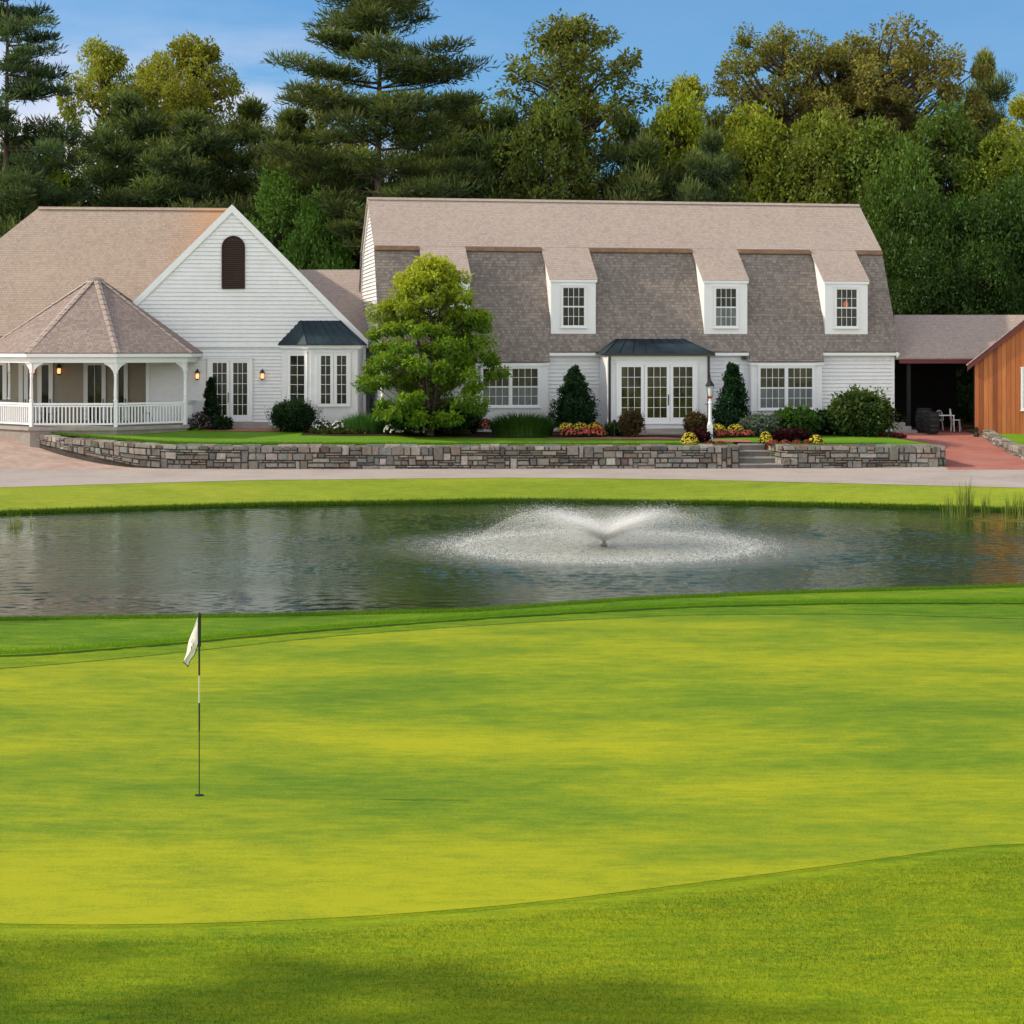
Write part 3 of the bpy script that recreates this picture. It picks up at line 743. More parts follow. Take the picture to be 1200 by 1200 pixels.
# dormers
dfronts = [(499, 551), (645, 698.5), (824.5, 876), (966, 1017)]
flash = MB()
prev = None
for k, (pa, pb) in enumerate(dfronts):
    d0 = .40; xa, xb = H.S(pa, d0), H.S(pb, d0)
    zlo = ze+sl*(d0-.06); us = (zr-zb_)/(DB/2-db)
    zhi = zb_-us*(db-d0)
    dm = MB(); xm = (xa+xb)/2
    dm.box(xa+.06, xb-.06, d0, db, zlo-.15, zhi-.16)                     # box body hidden behind the boards
    for (x, U, N, l, r) in ((xa+.05, (0, -1, 0), (-1, 0, 0), lambda z: -max(min(db+.1, (z-ze)/sl+.0), d0), lambda z: -d0), (xb-.05, (0, 1, 0), (1, 0, 0), lambda z: d0, lambda z: max(min(db+.1, (z-ze)/sl), d0))):
        clap(dm, (x, 0, 0), U, N, zlo, zhi-.1, l, r, .11, .02)
    # upper triangle under the roof: close it with a wedge
    for x in (xa+.045, xb-.045):
        dm.face([(x, d0, zhi-.12), (x, db, zhi-.12), (x, db, zb_-.1)])
    dw = dm.build('dormer', white, house)
    tf = MB(); tf.box(xa+.02, xb-.02, d0-.03, d0+.02, zlo-.04, zhi-.03); tf.box(xa-.03, xb+.03, d0-.09, d0+.03, zhi-.20, zhi-.075)
    tf.build('dormer_trim', trimw, dw)
    dr = MB(); ov = .10
    za = zb_-us*(db-(d0-ov))
    dr.slab([(xa-.05, d0-ov, za), (xb+.06, d0-ov, za), (xb+.06, db+.02, zb_+.012), (xa-.05, db+.02, zb_+.012)], .06)
    dr.build('dormer_roof', sh_light, dw)
    ww = (xb-xa)*.56; hh = (zhi-zlo)*.72
    wx = xm-ww/2; wz = zlo+.10*(zhi-zlo)+.09
    opening(dw, 'window', (wx, d0-.03, wz), (1, 0, 0), (0, -1, 0), ww, hh, 4, 4, 1, 'sash', glass, screen if k == 2 else glass, casing=.06)
    if k == 3:
        gmb = MB(); gmb.lathe([(.001, 0), (.09, .03), (.13, .12), (.09, .2), (.03, .26)], 0, 0, 10)
        g_ = gmb.build('lit_lamp', glow2, dw); g_.location = (xm-.04, d0-.0605, wz+hh*.52); g_.scale = (1, .01, 1)
    if prev is not None or k == 0:
        a = -OV if k == 0 else prev; b = xa-.05
        flash = MB(); flash.box(a+.02, b, db-.22, db-.05, zb_-.22, zb_-.075); flash.build('copper_flashing', copper, house)
    prev = xb+.06
flash = MB(); flash.box(prev, LW+OV-.02, db-.22, db-.05, zb_-.22, zb_-.075)
flash.build('copper_flashing', copper, house)
# window bays
for (a, b), (wa, wb, wt, wbt) in ((bayA, (563, 633, 423, 477)), (bayC, (888, 954.5, 427, 480))):
    pm = MB(); pm.box(a+.06, b-.06, -.08, .3, -.05, zbay-.16); bay = pm.build('window_bay', white, house)
    u0, u1 = H.S(wa, -.1), H.S(wb, -.1); z0, z1 = H.Z((wa+wb)/2, wbt, -.1), min(H.Z((wa+wb)/2, wt, -.1), zbay-.2)
    opening(bay, 'window', (u0, -.08, z0), (1, 0, 0), (0, -1, 0), u1-u0, z1-z0, 4, 4, 2, 'sash', glassg, screen, casing=.07)
# entrance porch: glazed box with metal roof
xa, xb = H.S(713, -1.5), H.S(830.5, -1.5); zp = H.Z(770, 416, -1.5)
ep = MB(); ep.box(xa, xb, -1.5, .29, .30, zp-.02)
en = ep.build('entrance_porch', white, house)
tb = MB(); tb.box(xa-.03, xb+.03, -1.56, -1.4, zp-.20, zp-.03); tb.box(xa-.04, xa+.1, -1.54, -1.46, .05, zp-.2); tb.box(xb-.1, xb+.04, -1.54, -1.46, .05, zp-.2)
tb.build('corner_trim', trimw, en)
ds = MB()
for x in (xa+.03, xb-.03): ds.box(x-.045, x+.045, -1.64, -1.56, .12, zp-.05)
ds.box(xa-.2, xb+.2, -1.80, -1.68, zp-.03, zp+.07)
ds.build('gutter_and_downspouts', blackm, en)
mr = MB(); e0 = (xa-.22, -1.72); e1 = (xb+.22, -1.72); zt = H.Z(770, 397, -.2); r0 = (xa+.75, .25); r1 = (xb-.75, .25)
mr.slab([(e0[0], e0[1], zp+.05), (e1[0], e1[1], zp+.05), (r1[0], -.1, zt), (r0[0], -.1, zt)], .05)
mr.face([(e0[0], .3, zp+.05), (e0[0], e0[1], zp+.05), (r0[0], -.1, zt), (r0[0], .3, zt)])
mr.face([(e1[0], e1[1], zp+.05), (e1[0], .3, zp+.05), (r1[0], .3, zt), (r1[0], -.1, zt)])
mr.face([(r0[0], -.1, zt), (r1[0], -.1, zt), (r1[0], .3, zt), (r0[0], .3, zt)])
mro = mr.build('metal_roof', metalroof, en)
sm = MB()
for q in range(9):
    t = q/8; sm.tube([(lerp(e0[0], e1[0], t), e0[1], zp+.065), (lerp(r0[0], r1[0], t), -.1, zt+.015)], .018, 4)
sm.build('standing_seams', metalroof, mro)
da, db2 = H.S(722, -1.5), H.S(817, -1.5); dz0 = H.Z(770, 497, -1.5); dz1 = H.Z(770, 425, -1.5)
opening(en, 'glazed_doors', (da, -1.5, dz0), (1, 0, 0), (0, -1, 0), db2-da, dz1-dz0, 3, 5, 3, 'door', glassg, casing=.09)
ss = MB(); ss.box(H.S(750, -1.9), H.S(806, -1.9), -2.0, -1.45, -.3, .30); ss.box(H.S(748, -2.3), H.S(808, -2.3), -2.4, -1.99, -.3, .16)
ss.build('entrance_steps', granite, en)
# small step light / security lamp under the eave
lm = MB(); lm.box(bayC[0]-.28, bayC[0]-.1, .1, .24, ze-.34, ze-.2); lm.build('eave_lamp', blackm, house)

# ------------------------------------------------------------------ left building with the arched louvre
L_ = Frame(272, 82.0, R(6.), 1.8); YL = 82.0
lb = empty('gabled_house', L_.loc, R(6.), 'white clapboard house with an arched brown louvre in its big front gable', 'building')
GX = lambda px, d=0.: L_.S(px, d)
GZ = lambda py, d=0.: ZC-(py-PYH)/F*(YL+d)-1.8
za = GZ(246.5); hw = GX(428); zee = za-hw               # 45 degree gable
ridz = GZ(245.5, 5.6)
w = MB()
clap(w, (0, 0, 0), (1, 0, 0), (0, -1, 0), GZ(404.5), za, lambda z: -(za-z)*1., lambda z: (za-z)*1., .175, .045)
clap(w, (0, .05, 0), (1, 0, 0), (0, -1, 0), 0, GZ(406), lambda z: GX(174), lambda z: hw-.02, .15, .045)
clap(w, (hw-.02, 0, 0), (0, 1, 0), (1, 0, 0), 0, zee+.1, zero(0), zero(11))
clap(w, (GX(174), 0, 0), (0, -1, 0), (-1, 0, 0), 0, GZ(400), zero(-3), zero(-.05), .15, .04)
w.box(GX(174)+.02, hw-.05, .08, 11, -1, zee-.05)
w.face([(-hw, .02, zee), (hw, .02, zee), (0, .02, za-.02)])
w.build('wall', white, lb)
rw = MB(); bd = 3.0
rw.box(-13.5, GX(174), bd, bd+.2, -.8, GZ(392)); rw.build('porch_back_wall', cream, lb)
tm = MB(); tm.box(GX(170), hw-.0, -.05, .03, GZ(404.5)-.09, GZ(404.5))
tm.box(hw-.13, hw+.03, -.035, .1, -.3, zee-.05); tm.box(GX(171), GX(175), -.02, .08, 0, GZ(404.5)-.1)
for s_ in (-1, 1):
    tm.slab([(0, -.10, za+.25), (0, -.10, za-.10), (s_*(hw+.12), -.10, zee-.22), (s_*(hw+.12), -.10, zee+.13)][::s_], .09)
tm.build('rake_and_corner_trim', trimw, lb)
lr = MB()
# cross gable roof
lr.slab([(0, -.04, za+.22), (0, 11, za+.22), (-hw-.2, 11, zee+.02), (-hw-.2, -.04, zee+.02)], .09)
lr.slab([(0, 11, za+.22), (0, -.04, za+.22), (hw+.15, -.04, zee+.07), (hw+.15, 11, zee+.07)], .09)
lr.build('gable_roof', sh_left, lb)
mr2 = MB(); rl, rr = GX(45, 5.6), GX(271.5, 5.6); run = 5.85; zE = ridz-run
A = (rl-run, 5.6-run, zE); B = (rr+run-.6, 5.6-run, zE); Cc = (rr, 5.6, ridz); D_ = (rl, 5.6, ridz); E = (rl-run, 5.6+run, zE); Fz = (rr+run-.6, 5.6+run, zE)
mb_ = mr2; mb_.slab([A, (-hw*.62, 5.6-run, zE), (rr-.0, 5.6, ridz), D_], .09)
mb_.face([D_, (rr, 5.6, ridz), (rr, 5.6+run, zE), E]); mb_.face([E, A, D_])
mr2.build('hipped_roof', sh_left, lb)
rc = MB(); rc.slab([(rl, 5.45, ridz-.06), (rr, 5.45, ridz-.06), (rr, 5.6, ridz+.06), (rl, 5.6, ridz+.06)], .03); rc.build('ridge_cap', sh_left, lb)
# louvre
lx0, lx1, lzb, lzt = GX(260.5), GX(286.5), GZ(338), GZ(277); rad = (lx1-lx0)/2; cx = (lx0+lx1)/2
pts = [(lx0, lzb), (lx1, lzb)]+[(cx+rad*math.cos(a), lzt-rad+rad*math.sin(a)) for a in np.linspace(0, math.pi, 13)]
lv = MB(); lv.slab([(x, -.045, z) for x, z in pts], .03)
lvo = lv.build('arched_louvre', brown_louver, lb)
sl_ = MB(); z = lzb+.05
while z < lzt-.12:
    hwid = rad-.06 if z < lzt-rad else math.sqrt(max(0, (rad)**2-(z-(lzt-rad))**2))-.06
    if hwid > .03: sl_.face([(cx-hwid, -.09, z), (cx+hwid, -.09, z), (cx+hwid, -.05, z+.075), (cx-hwid, -.05, z+.075)])
    z += .09
sl_.build('slats', brown_louver, lvo)
rim = MB(); arch = [(lx0, lzb), (lx0, lzt-rad)]+[(cx-rad*math.cos(a), lzt-rad+rad*math.sin(a)) for a in np.linspace(0, math.pi, 13)]+[(lx1, lzb), (lx0, lzb)]
rim.tube([(x, -.07, z) for x, z in arch], .035, 4); rim.build('arch_rim', brown_louver, lvo)
# french doors and steps
dz = GZ(494)
opening(lb, 'french_doors', (GX(243), -.0, dz), (1, 0, 0), (0, -1, 0), GX(296)-GX(243), GZ(420)-dz, 3, 5, 2, 'door', glass, casing=.1)
ss = MB(); ss.box(GX(262), GX(314), -.75, .04, -.3, dz-.02); ss.box(GX(264), GX(320), -1.2, -.74, -.3, dz-.2); ss.build('door_step', granite, lb)
def sconce(parent, x, y, z, s=1., lit=glow):
    a = MB(); a.box(x-.03*s, x+.03*s, y-.12, y, z+.25*s, z+.30*s); a.lathe([(.03*s, z-.05*s), (.1*s, z), (.105*s, z+.01)], x, y-.13, 8)
    a.lathe([(.13*s, z+.26*s), (.05*s, z+.36*s), (.015*s, z+.44*s)], x, y-.13, 8)
    for k in range(4):
        an = math.pi/4+k*math.pi/2; a.tube([(x+.1*s*math.cos(an), y-.13+.1*s*math.sin(an), z), (x+.12*s*math.cos(an), y-.13+.12*s*math.sin(an), z+.27*s)], .01, 4)
    o = a.build('wall_lantern', blackm, parent)
    b = MB(); b.lathe([(.06*s, z+.02), (.075*s, z+.12*s), (.06*s, z+.22*s)], x, y-.13, 8); b.build('bulb_glass', lit, o)
    return o
sconce(lb, GX(307.5), .0, GZ(444), 1.); sconce(lb, GX(231.5), .0, GZ(444), 1.)
sconce(lb, GX(38.5, bd-.2), bd-.02, GZ(437, bd), 1.1); sconce(lb, GX(69, bd-.2), bd-.02, GZ(438, bd), 1.1)
for pa, pb in ((-48, -22), (-16, 8), (22, 33), (38+6, 62), (98, 124), (134, 150)):
    xa_, xb_ = GX(pa, bd), GX(pb, bd)
    opening(lb, 'porch_window', (xa_, bd, GZ(500, bd)), (1, 0, 0), (0, -1, 0), xb_-xa_, GZ(424, bd)-GZ(500, bd), 1 if pb-pa < 20 else 2, 1, 1, 'door', glassg if pa > 90 else glass, casing=.05)
# bay window
bp = [(GX(330), .0), (GX(364, -1.15), -1.15), (GX(419, -1.2), -1.2), (GX(425.5), .0)]
bz0 = GZ(500, -1); bz1 = GZ(405, -1)
bb = MB(); bb.prism(bp, bz0, bz1); bay = bb.build('bay_window', white, lb)
bf = MB(); ob = [(bp[0][0]-.12, .0), (bp[1][0]-.1, -1.28), (bp[2][0]+.1, -1.33), (bp[3][0]+.12, .0)]
bf.prism(ob, bz1-.12, bz1+.02); bf.build('cornice', trimw, bay)
mt = MB(); rt = [(GX(352), -.02), (GX(353, -.3), -.3), (GX(398, -.3), -.3), (GX(400), -.02)]; zt2 = GZ(375.5, -.3)
oe = [(bp[0][0]-.2, .0), (bp[1][0]-.15, -1.38), (bp[2][0]+.15, -1.43), (bp[3][0]+.2, .0)]
for a in range(3):
    mt.face([(oe[a][0], oe[a][1], bz1+.04), (oe[a+1][0], oe[a+1][1], bz1+.04), (rt[a+1][0], rt[a+1][1], zt2)]); mt.face([(oe[a][0], oe[a][1], bz1+.04), (rt[a+1][0], rt[a+1][1], zt2), (rt[a][0], rt[a][1], zt2)])
mt.face([(x, y, zt2) for x, y in rt]); mt.prism(oe, bz1+.018, bz1+.05)
mto = mt.build('metal_roof', metalroof, bay)
sm = MB()
for a, n in ((0, 3), (1, 6), (2, 2)):
    for q in range(n+1):
        t = q/n; sm.tube([(lerp(oe[a][0], oe[a+1][0], t), lerp(oe[a][1], oe[a+1][1], t), bz1+.04), (lerp(rt[a][0], rt[a+1][0], t), lerp(rt[a][1], rt[a+1][1], t), zt2+.01)], .016, 4)
sm.build('standing_seams', metalroof, mto)
def on_facet(p, q, f0, f1, z0, z1, leaves, cols, rows):
    p = Vector((*p, 0)); q = Vector((*q, 0)); U = (q-p).normalized(); N = Vector((U.y, -U.x, 0)); Ln = (q-p).length
    o = p+U*Ln*f0; o.z = z0
    opening(bay, 'window', o, U, N, Ln*(f1-f0), z1-z0, cols, rows, leaves, 'casement', glass, casing=.05)
on_facet(bp[0], bp[1], .22, .92, GZ(477, -.6), GZ(413, -.6), 1, 2, 5)
on_facet(bp[1], bp[2], .13, .85, GZ(477, -1.2), GZ(413, -1.2), 2, 2, 5)
# ------------------------------------------------------------------ link between the houses
lk = empty('connecting_wing', (xat(400, 85), 85, 1.8), 0, 'low recessed wing with pinkish roof joining the two white houses', 'building')
kx = lambda px, Y: xat(px, Y)-lk.location.x
zt3 = zat(316, 90)-1.8; ze3 = zat(408, 85)-1.8
q = MB(); q.slab([(kx(362, 85), -.3, ze3), (kx(458, 85), -.3, ze3), (kx(444, 90), 5, zt3), (kx(335, 90), 5, zt3)], .1)
q.slab([(kx(458, 90), 10, ze3), (kx(335, 95), 10, ze3), (kx(335, 90), 5, zt3), (kx(444, 90), 5, zt3)], .1); q.build('roof', sh_light, lk)
q = MB(); clap(q, (0, 0, 0), (1, 0, 0), (0, -1, 0), -.1, ze3, zero(kx(400, 85)), zero(kx(470, 85))); q.build('wall', white, lk)
# ------------------------------------------------------------------ porch pavilion (octagonal roof on turned posts)
gy = 81.0; gx = xat(112, gy); gzb = 1.95
gb = empty('octagonal_porch', (gx, gy, gzb), 0, 'octagonal open porch with shingled roof, white posts and balustrade', 'gazebo')
ang = [R(22.5+45*k) for k in range(8)]              # from the front (-Y) towards +X
def oct_(r): return [(r*math.sin(a), -r*math.cos(a)) for a in ang]
Rr, Rc = 4.78, 4.42; zeg = zat(413.5, gy-4.4)-gzb; zag = zat(327, gy)-gzb
rp = oct_(Rr); gr = MB()
for k in range(8):
    a, b = rp[k], rp[(k+1) % 8]
    t = .96
    gr.slab([(a[0], a[1], zeg), (b[0], b[1], zeg), (b[0]*.03, b[1]*.03, zag), (a[0]*.03, a[1]*.03, zag)], .07)
gro = gr.build('roof', sh_gaz, gb)
hc = MB()
for a in rp:
    n_ = 14
    for q_ in range(n_):
        t0, t1 = q_/n_, (q_+1)/n_
        p0 = Vector((a[0]*lerp(1, .05, t0), a[1]*lerp(1, .05, t0), lerp(zeg, zag, t0)+.03)); p1 = Vector((a[0]*lerp(1, .05, t1), a[1]*lerp(1, .05, t1), lerp(zeg, zag, t1)+.01))
        sd = Vector((-a[1], a[0], 0)).normalized()*.14; dn = Vector((0, 0, -.05))
        hc.face([p0-sd+dn, p0, p1, p1-sd+dn]); hc.face([p0, p0+sd+dn, p1+sd+dn, p1])
hc.build('hip_caps', sh_light, gro)
cp = MB(); cp.lathe([(.34, zag-.14), (.36, zag-.02), (.2, zag+.06), (.03, zag+.1)], 0, 0, 8); cp.build('apex_cap', sh_gaz, gro)
fa = MB()
for k in range(8):
    for (ra, rb, z0, z1) in ((Rr-.03, Rr-.2, zeg-.17, zeg-.03), (Rc+.12, Rc-.1, zeg-.40, zeg-.17)):
        A_, B_ = oct_(ra), oct_(rb); j = (k+1) % 8
        fa.prism([A_[k], A_[j], B_[j], B_[k]], z0, z1)
fa.build('fascia', trimw, gb)
cl = MB(); cl.prism(oct_(Rr-.25), zeg-.12, zeg-.08); cl.build('ceiling', ceilm, gb)
fl = MB(); fl.prism(oct_(Rc+.2), .02, .16); fl.build('floor', granite, gb)
sk = MB(); sk.prism(oct_(Rc+.1), -.7, .019); sk.build('base', foot, gb)
zf0 = .16
cols_ = oct_(Rc)
def post_bm(x, y, a):
    m = MB(); z1 = zeg-.40
    m.prism([(x+.095*math.sin(a+q), y-.095*math.cos(a+q)) for q in (R(45), R(135), R(225), R(315))], zf0, zf0+1.02)
    m.lathe([(.07, zf0+1.02), (.095, zf0+1.06), (.06, zf0+1.12), (.075, zf0+1.25), (.055, zf0+1.9), (.07, zf0+2.05), (.05, zf0+2.1), (.07, zf0+2.16)], x, y, 10)
    m.prism([(x+.085*math.sin(a+q), y-.085*math.cos(a+q)) for q in (R(45), R(135), R(225), R(315))], zf0+2.16, z1)
    return m
post_ids = [0, 1, 2, 6, 7]
for k in post_ids:
    x, y = cols_[k]
    po = post_bm(x, y, ang[k]).build('post', trimw, gb)
    # curved brackets to both neighbours
    for j in ((k+1) % 8, (k-1) % 8):
        dx, dy = cols_[j][0]-x, cols_[j][1]-y; ln = math.hypot(dx, dy); dx /= ln; dy /= ln
        bm_ = MB(); zt_ = zeg-.40
        prof_ = [(0.06, zt_-.5), (.1, zt_-.34), (.2, zt_-.2), (.34, zt_-.1), (.46, zt_-.05), (.46, zt_), (.06, zt_)]
        bm_.slab([(x+dx*u-dy*.02, y+dy*u+dx*.02, z) for u, z in prof_], .04)
        bm_.build('bracket', trimw, po)
def rail(p, q):
    m = MB(); p = Vector((*p, 0)); q = Vector((*q, 0)); d = (q-p); ln = d.length; d /= ln; n_ = Vector((-d.y, d.x, 0))
    def bar(u0, u1, hw_, z0, z1):
        a, b = p+d*u0, p+d*u1; m.prism([(a-n_*hw_)[:2], (b-n_*hw_)[:2], (b+n_*hw_)[:2], (a+n_*hw_)[:2]], z0, z1)
    bar(.09, ln-.09, .045, zf0+.88, zf0+.96); bar(.09, ln-.09, .03, zf0+.80, zf0+.86); bar(.09, ln-.09, .03, zf0+.08, zf0+.15)
    k = int((ln-.2)/.145)
    for i_ in range(k):
        u = .1+(ln-.2)*(i_+.5)/k; bar(u-.027, u+.027, .022, zf0+.15, zf0+.80)
    return m
for k in (5, 6, 7, 0, 1):
    rail(cols_[k], cols_[(k+1) % 8]).build('railing', trimw, gb)
po = post_bm(*cols_[5], ang[5]).build('post', trimw, gb)
# porch furniture: black bistro chairs inside
def bistro_chair(loc, rz, mat, label, group=None):
    r_ = empty('patio_chair', loc, rz, label, 'chair', group)
    a = MB(); a.lathe([(.2, .44), (.21, .46), (.2, .475)], 0, 0, 12); a.build('seat', mat, r_)
    a = MB()
    arc = [(.19*math.cos(t), .19*math.sin(t)*.25+.19, .46+.45*math.sin(t)) for t in np.linspace(0, math.pi, 9)]
    a.tube(arc, .014, 5)
    for x in (-.1, 0, .1): a.tube([(x, .2, .46), (x, .22, .86)], .008, 4)
    a.build('backrest', mat, r_)
    for sx, sy in ((-1, -1), (1, -1), (-1, 1), (1, 1)):
        a = MB(); a.tube([(sx*.15, sy*.15, .45), (sx*.19, sy*.2, 0)], .013, 5); a.build('leg', mat, r_)
    return r_
bistro_chair((xat(52, 79), 79, gzb+zf0), .5, blackm, 'dark metal chair on the porch between the left and second white posts')
bistro_chair((xat(64, 80), 80, gzb+zf0), -2.3, blackm, 'dark metal chair just right of the lantern inside the porch')
bistro_chair((xat(172, 80), 80, gzb+zf0), 1.5, blackm, 'dark metal chair at the right end of the porch')

# ------------------------------------------------------------------ breezeway + cedar building
bz = 1.6; BY = 84.3
br_ = empty('breezeway', (xat(1098, BY), BY, bz), 0, 'open breezeway with shingled roof and burgundy eave between white house and cedar building', 'covered walkway')
kx = lambda px, Y=BY: xat(px, Y)-br_.location.x
zE_ = zat(419.5, BY)-bz; zR_ = zat(369, BY+3.3)-bz
q = MB(); q.slab([(kx(1049), 0, zE_), (kx(1150), 0, zE_), (kx(1215, BY+3.3), 3.3, zR_), (kx(1048, BY+3.3), 3.3, zR_)], .08)
q.slab([(kx(1215, BY+3.3), 6.6, zE_), (kx(1048, BY+3.3), 6.6, zE_), (kx(1048, BY+3.3), 3.3, zR_), (kx(1215, BY+3.3), 3.3, zR_)], .08); q.build('roof', sh_light, br_)
q = MB(); q.box(kx(1054), kx(1150), .02, .10, zE_-.24, zE_-.05); q.build('fascia', burg, br_)
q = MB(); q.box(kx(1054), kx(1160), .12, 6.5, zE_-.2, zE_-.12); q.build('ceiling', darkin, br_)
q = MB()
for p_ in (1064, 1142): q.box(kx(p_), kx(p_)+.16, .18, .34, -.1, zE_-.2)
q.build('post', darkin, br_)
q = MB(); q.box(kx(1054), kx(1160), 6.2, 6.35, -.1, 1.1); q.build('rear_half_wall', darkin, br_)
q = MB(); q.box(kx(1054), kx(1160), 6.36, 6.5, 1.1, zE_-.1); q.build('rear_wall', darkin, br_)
sx_ = empty('side_steps', (xat(1063, 83.6), 83.6, 1.55), 0, 'grey steps at the right end of the white house beside the breezeway', 'steps')
q = MB(); q.box(-.5, .45, 0, 1.2, -.2, .14); q.box(-.5, .25, .3, 1.2, .14, .3); q.box(-.5, .05, .6, 1.2, .3, .46); q.build('tread', granite, sx_)

cb = empty('cedar_building', (xat(1142, 82.6), 82.6, 1.55), R(-15.5), 'orange cedar boarded building with burgundy trim at the right edge', 'building')
kx = lambda px, Y=82.6: xat(px, Y)-cb.location.x
z1 = zat(424, 82.6)-1.55; slope = (zat(372, 82.6)-zat(421, 82.6))/(xat(1200, 82.6)-xat(1140, 82.6)); WW = 9.; ap = z1+slope*WW/2
q = MB(); q.slab([(0, 0, -.6), (WW, 0, -.6), (WW, 0, z1), (WW/2, 0, ap), (0, 0, z1)], .25)
q.box(0, .2, .25, 9, -.6, z1-.02); q.box(WW-.2, WW, .25, 9, -.6, z1-.02); q.box(.2, WW-.2, 8.8, 9, -.6, z1-.02); q.build('wall', cedar, cb)
q = MB()
for s_, e in ((0, -.3), (WW, WW+.3)):
    pts = [(WW/2, -.16, ap+.14), (WW/2, -.16, ap-.14), (e, -.16, z1-.14-slope*.3), (e, -.16, z1+.14-slope*.3)]
    q.slab(pts if s_ else pts[::-1], .1)
q.build('rake_trim', burg, cb)
q = MB(); q.slab([(-.35, -.18, z1+.16-slope*.35), (WW/2, -.18, ap+.18), (WW/2, 9.1, ap+.18), (-.35, 9.1, z1+.16-slope*.35)], .05)
q.slab([(WW/2, -.18, ap+.18), (WW+.35, -.18, z1+.16-slope*.35), (WW+.35, 9.1, z1+.16-slope*.35), (WW/2, 9.1, ap+.18)], .05); q.build('roof', sh_light, cb)
o_ = zat(480, 82.6)-1.55
opening(cb, 'window', (kx(1194.5), 0, o_), (1, 0, 0), (0, -1, 0), 2.0, zat(431, 82.6)-1.55-o_, 3, 4, 2, 'sash', glass, casing=.08)
lm = MB(); lm.lathe([(.11, 0), (.13, .04), (.09, .2), (.11, .34), (.03, .42)], 0, 0, 8)
ol = lm.build('planter_urn', blackm); ol.location = (xat(1144, 82.1), 82.1, gz(xat(1144, 82.1), 82.1)+.02); tag(ol, 'small dark urn at the foot of the cedar wall corner', 'urn')
# furniture in the breezeway
px_, py_ = 1086, 83.8
bc = empty('barrel_planter', (xat(1083, 84.0), 84.0, 1.6), 0, 'taller of the two dark barrels at the breezeway entrance', 'barrel', None)
def barrel(r_, s):
    a = MB(); a.lathe([(.30*s, 0), (.36*s, .3*s), (.38*s, .5*s), (.36*s, .7*s), (.3*s, 1.0*s), (.27*s, 1.0*s), (.25*s, .93*s)], 0, 0, 16); a.build('staves', darkin, r_, smooth=False)
    a = MB()
    for z in (.16, .36, .66, .86):
        rr = np.interp(z, [0, .3, .5, .7, 1], [.3, .36, .38, .36, .3])*s+.008; a.lathe([(rr-.01, z*s-.025), (rr, z*s-.02), (rr, z*s+.02), (rr-.01, z*s+.025)], 0, 0, 16)
    a.build('hoops', blackm, r_)
barrel(bc, 1.05)
bc2 = empty('barrel_planter', (xat(1092, 82.9), 82.9, 1.6), 0, 'nearer and shorter dark barrel at the breezeway entrance', 'barrel'); barrel(bc2, .92)
tb_ = empty('patio_table', (xat(1107, 84.6), 84.6, 1.6), 0, 'small white metal patio table inside the breezeway', 'table')
a = MB(); a.box(-.38, .38, -.3, .3, .70, .73); a.build('table_top', trimw, tb_)
for sx, sy in ((-1, -1), (1, -1), (-1, 1), (1, 1)):
    a = MB(); a.tube([(sx*.34, sy*.26, .7), (sx*.36, sy*.28, 0)], .022, 6); a.build('leg', trimw, tb_)
bistro_chair((xat(1120, 84.8), 84.8, 1.6), 1.2, trimw, 'white metal chair right of the white patio table').scale = (1.05, 1.05, 1.1)
bistro_chair((xat(1100, 85.8), 85.8, 1.6), 3.0, trimw, 'white metal chair behind the white patio table')

# ------------------------------------------------------------------ lamp post
lp = empty('lamp_post', (xat(832, 75.4), 75.4, float(terr(xat(832, 75.4), 75.4))), 0, 'white garden lamp post with black lantern beside the steps', 'lamp post')
a = MB(); a.prism([(-.1, -.1), (.1, -.1), (.1, .1), (-.1, .1)], -.1, .7); a.lathe([(.08, .7), (.1, .74), (.065, .82), (.06, 1.5), (.08, 1.56), (.055, 1.62), (.05, 1.72)], 0, 0, 10); a.build('post', trimw, lp)
a = MB(); a.tube([(-.2, 0, 1.5), (.2, 0, 1.5)], .014, 6); a.build('ladder_bar', blackm, lp)
a = MB(); a.lathe([(.05, 1.72), (.12, 1.77), (.11, 1.79)], 0, 0, 8); a.lathe([(.2, 2.22), (.12, 2.36), (.06, 2.42), (.05, 2.5), (.02, 2.55), (.03, 2.6), (.008, 2.72)], 0, 0, 8)
for k in range(4):
    an = R(45+90*k); a.tube([(.11*math.cos(an), .11*math.sin(an), 1.78), (.18*math.cos(an), .18*math.sin(an), 2.23)], .012, 4)
ln_ = a.build('lantern', blackm, lp)
t = NT('lantern_glass'); t.done(t.pbr((.55, .6, .62), .15, .5)); a = MB(); a.lathe([(.095, 1.80), (.15, 2.2)], 0, 0, 4); 
a = MB(); a.lathe([(.085, 1.81), (.13, 2.21)], 0, 0, 4); a.build('lantern_glass', MATS['lantern_glass'], ln_)
a = MB(); a.lathe([(.06, 1.72), (.10, 1.76), (.09, 1.83), (.05, 1.86)], 0, 0, 10); a.build('amber_glow', glow2, ln_)
# short black path light near the entrance
pl = empty('path_light', (xat(720, 78.2), 78.2, float(terr(xat(720, 78.2), 78.2))), 0, 'short black path light left of the brown shrub', 'path light')
a = MB(); a.tube([(0, 0, -.1), (0, 0, .62)], .018, 6); a.build('stake', blackm, pl); a = MB(); a.lathe([(.07, .6), (.075, .66), (.02, .72)], 0, 0, 8); a.build('hood', blackm, pl)

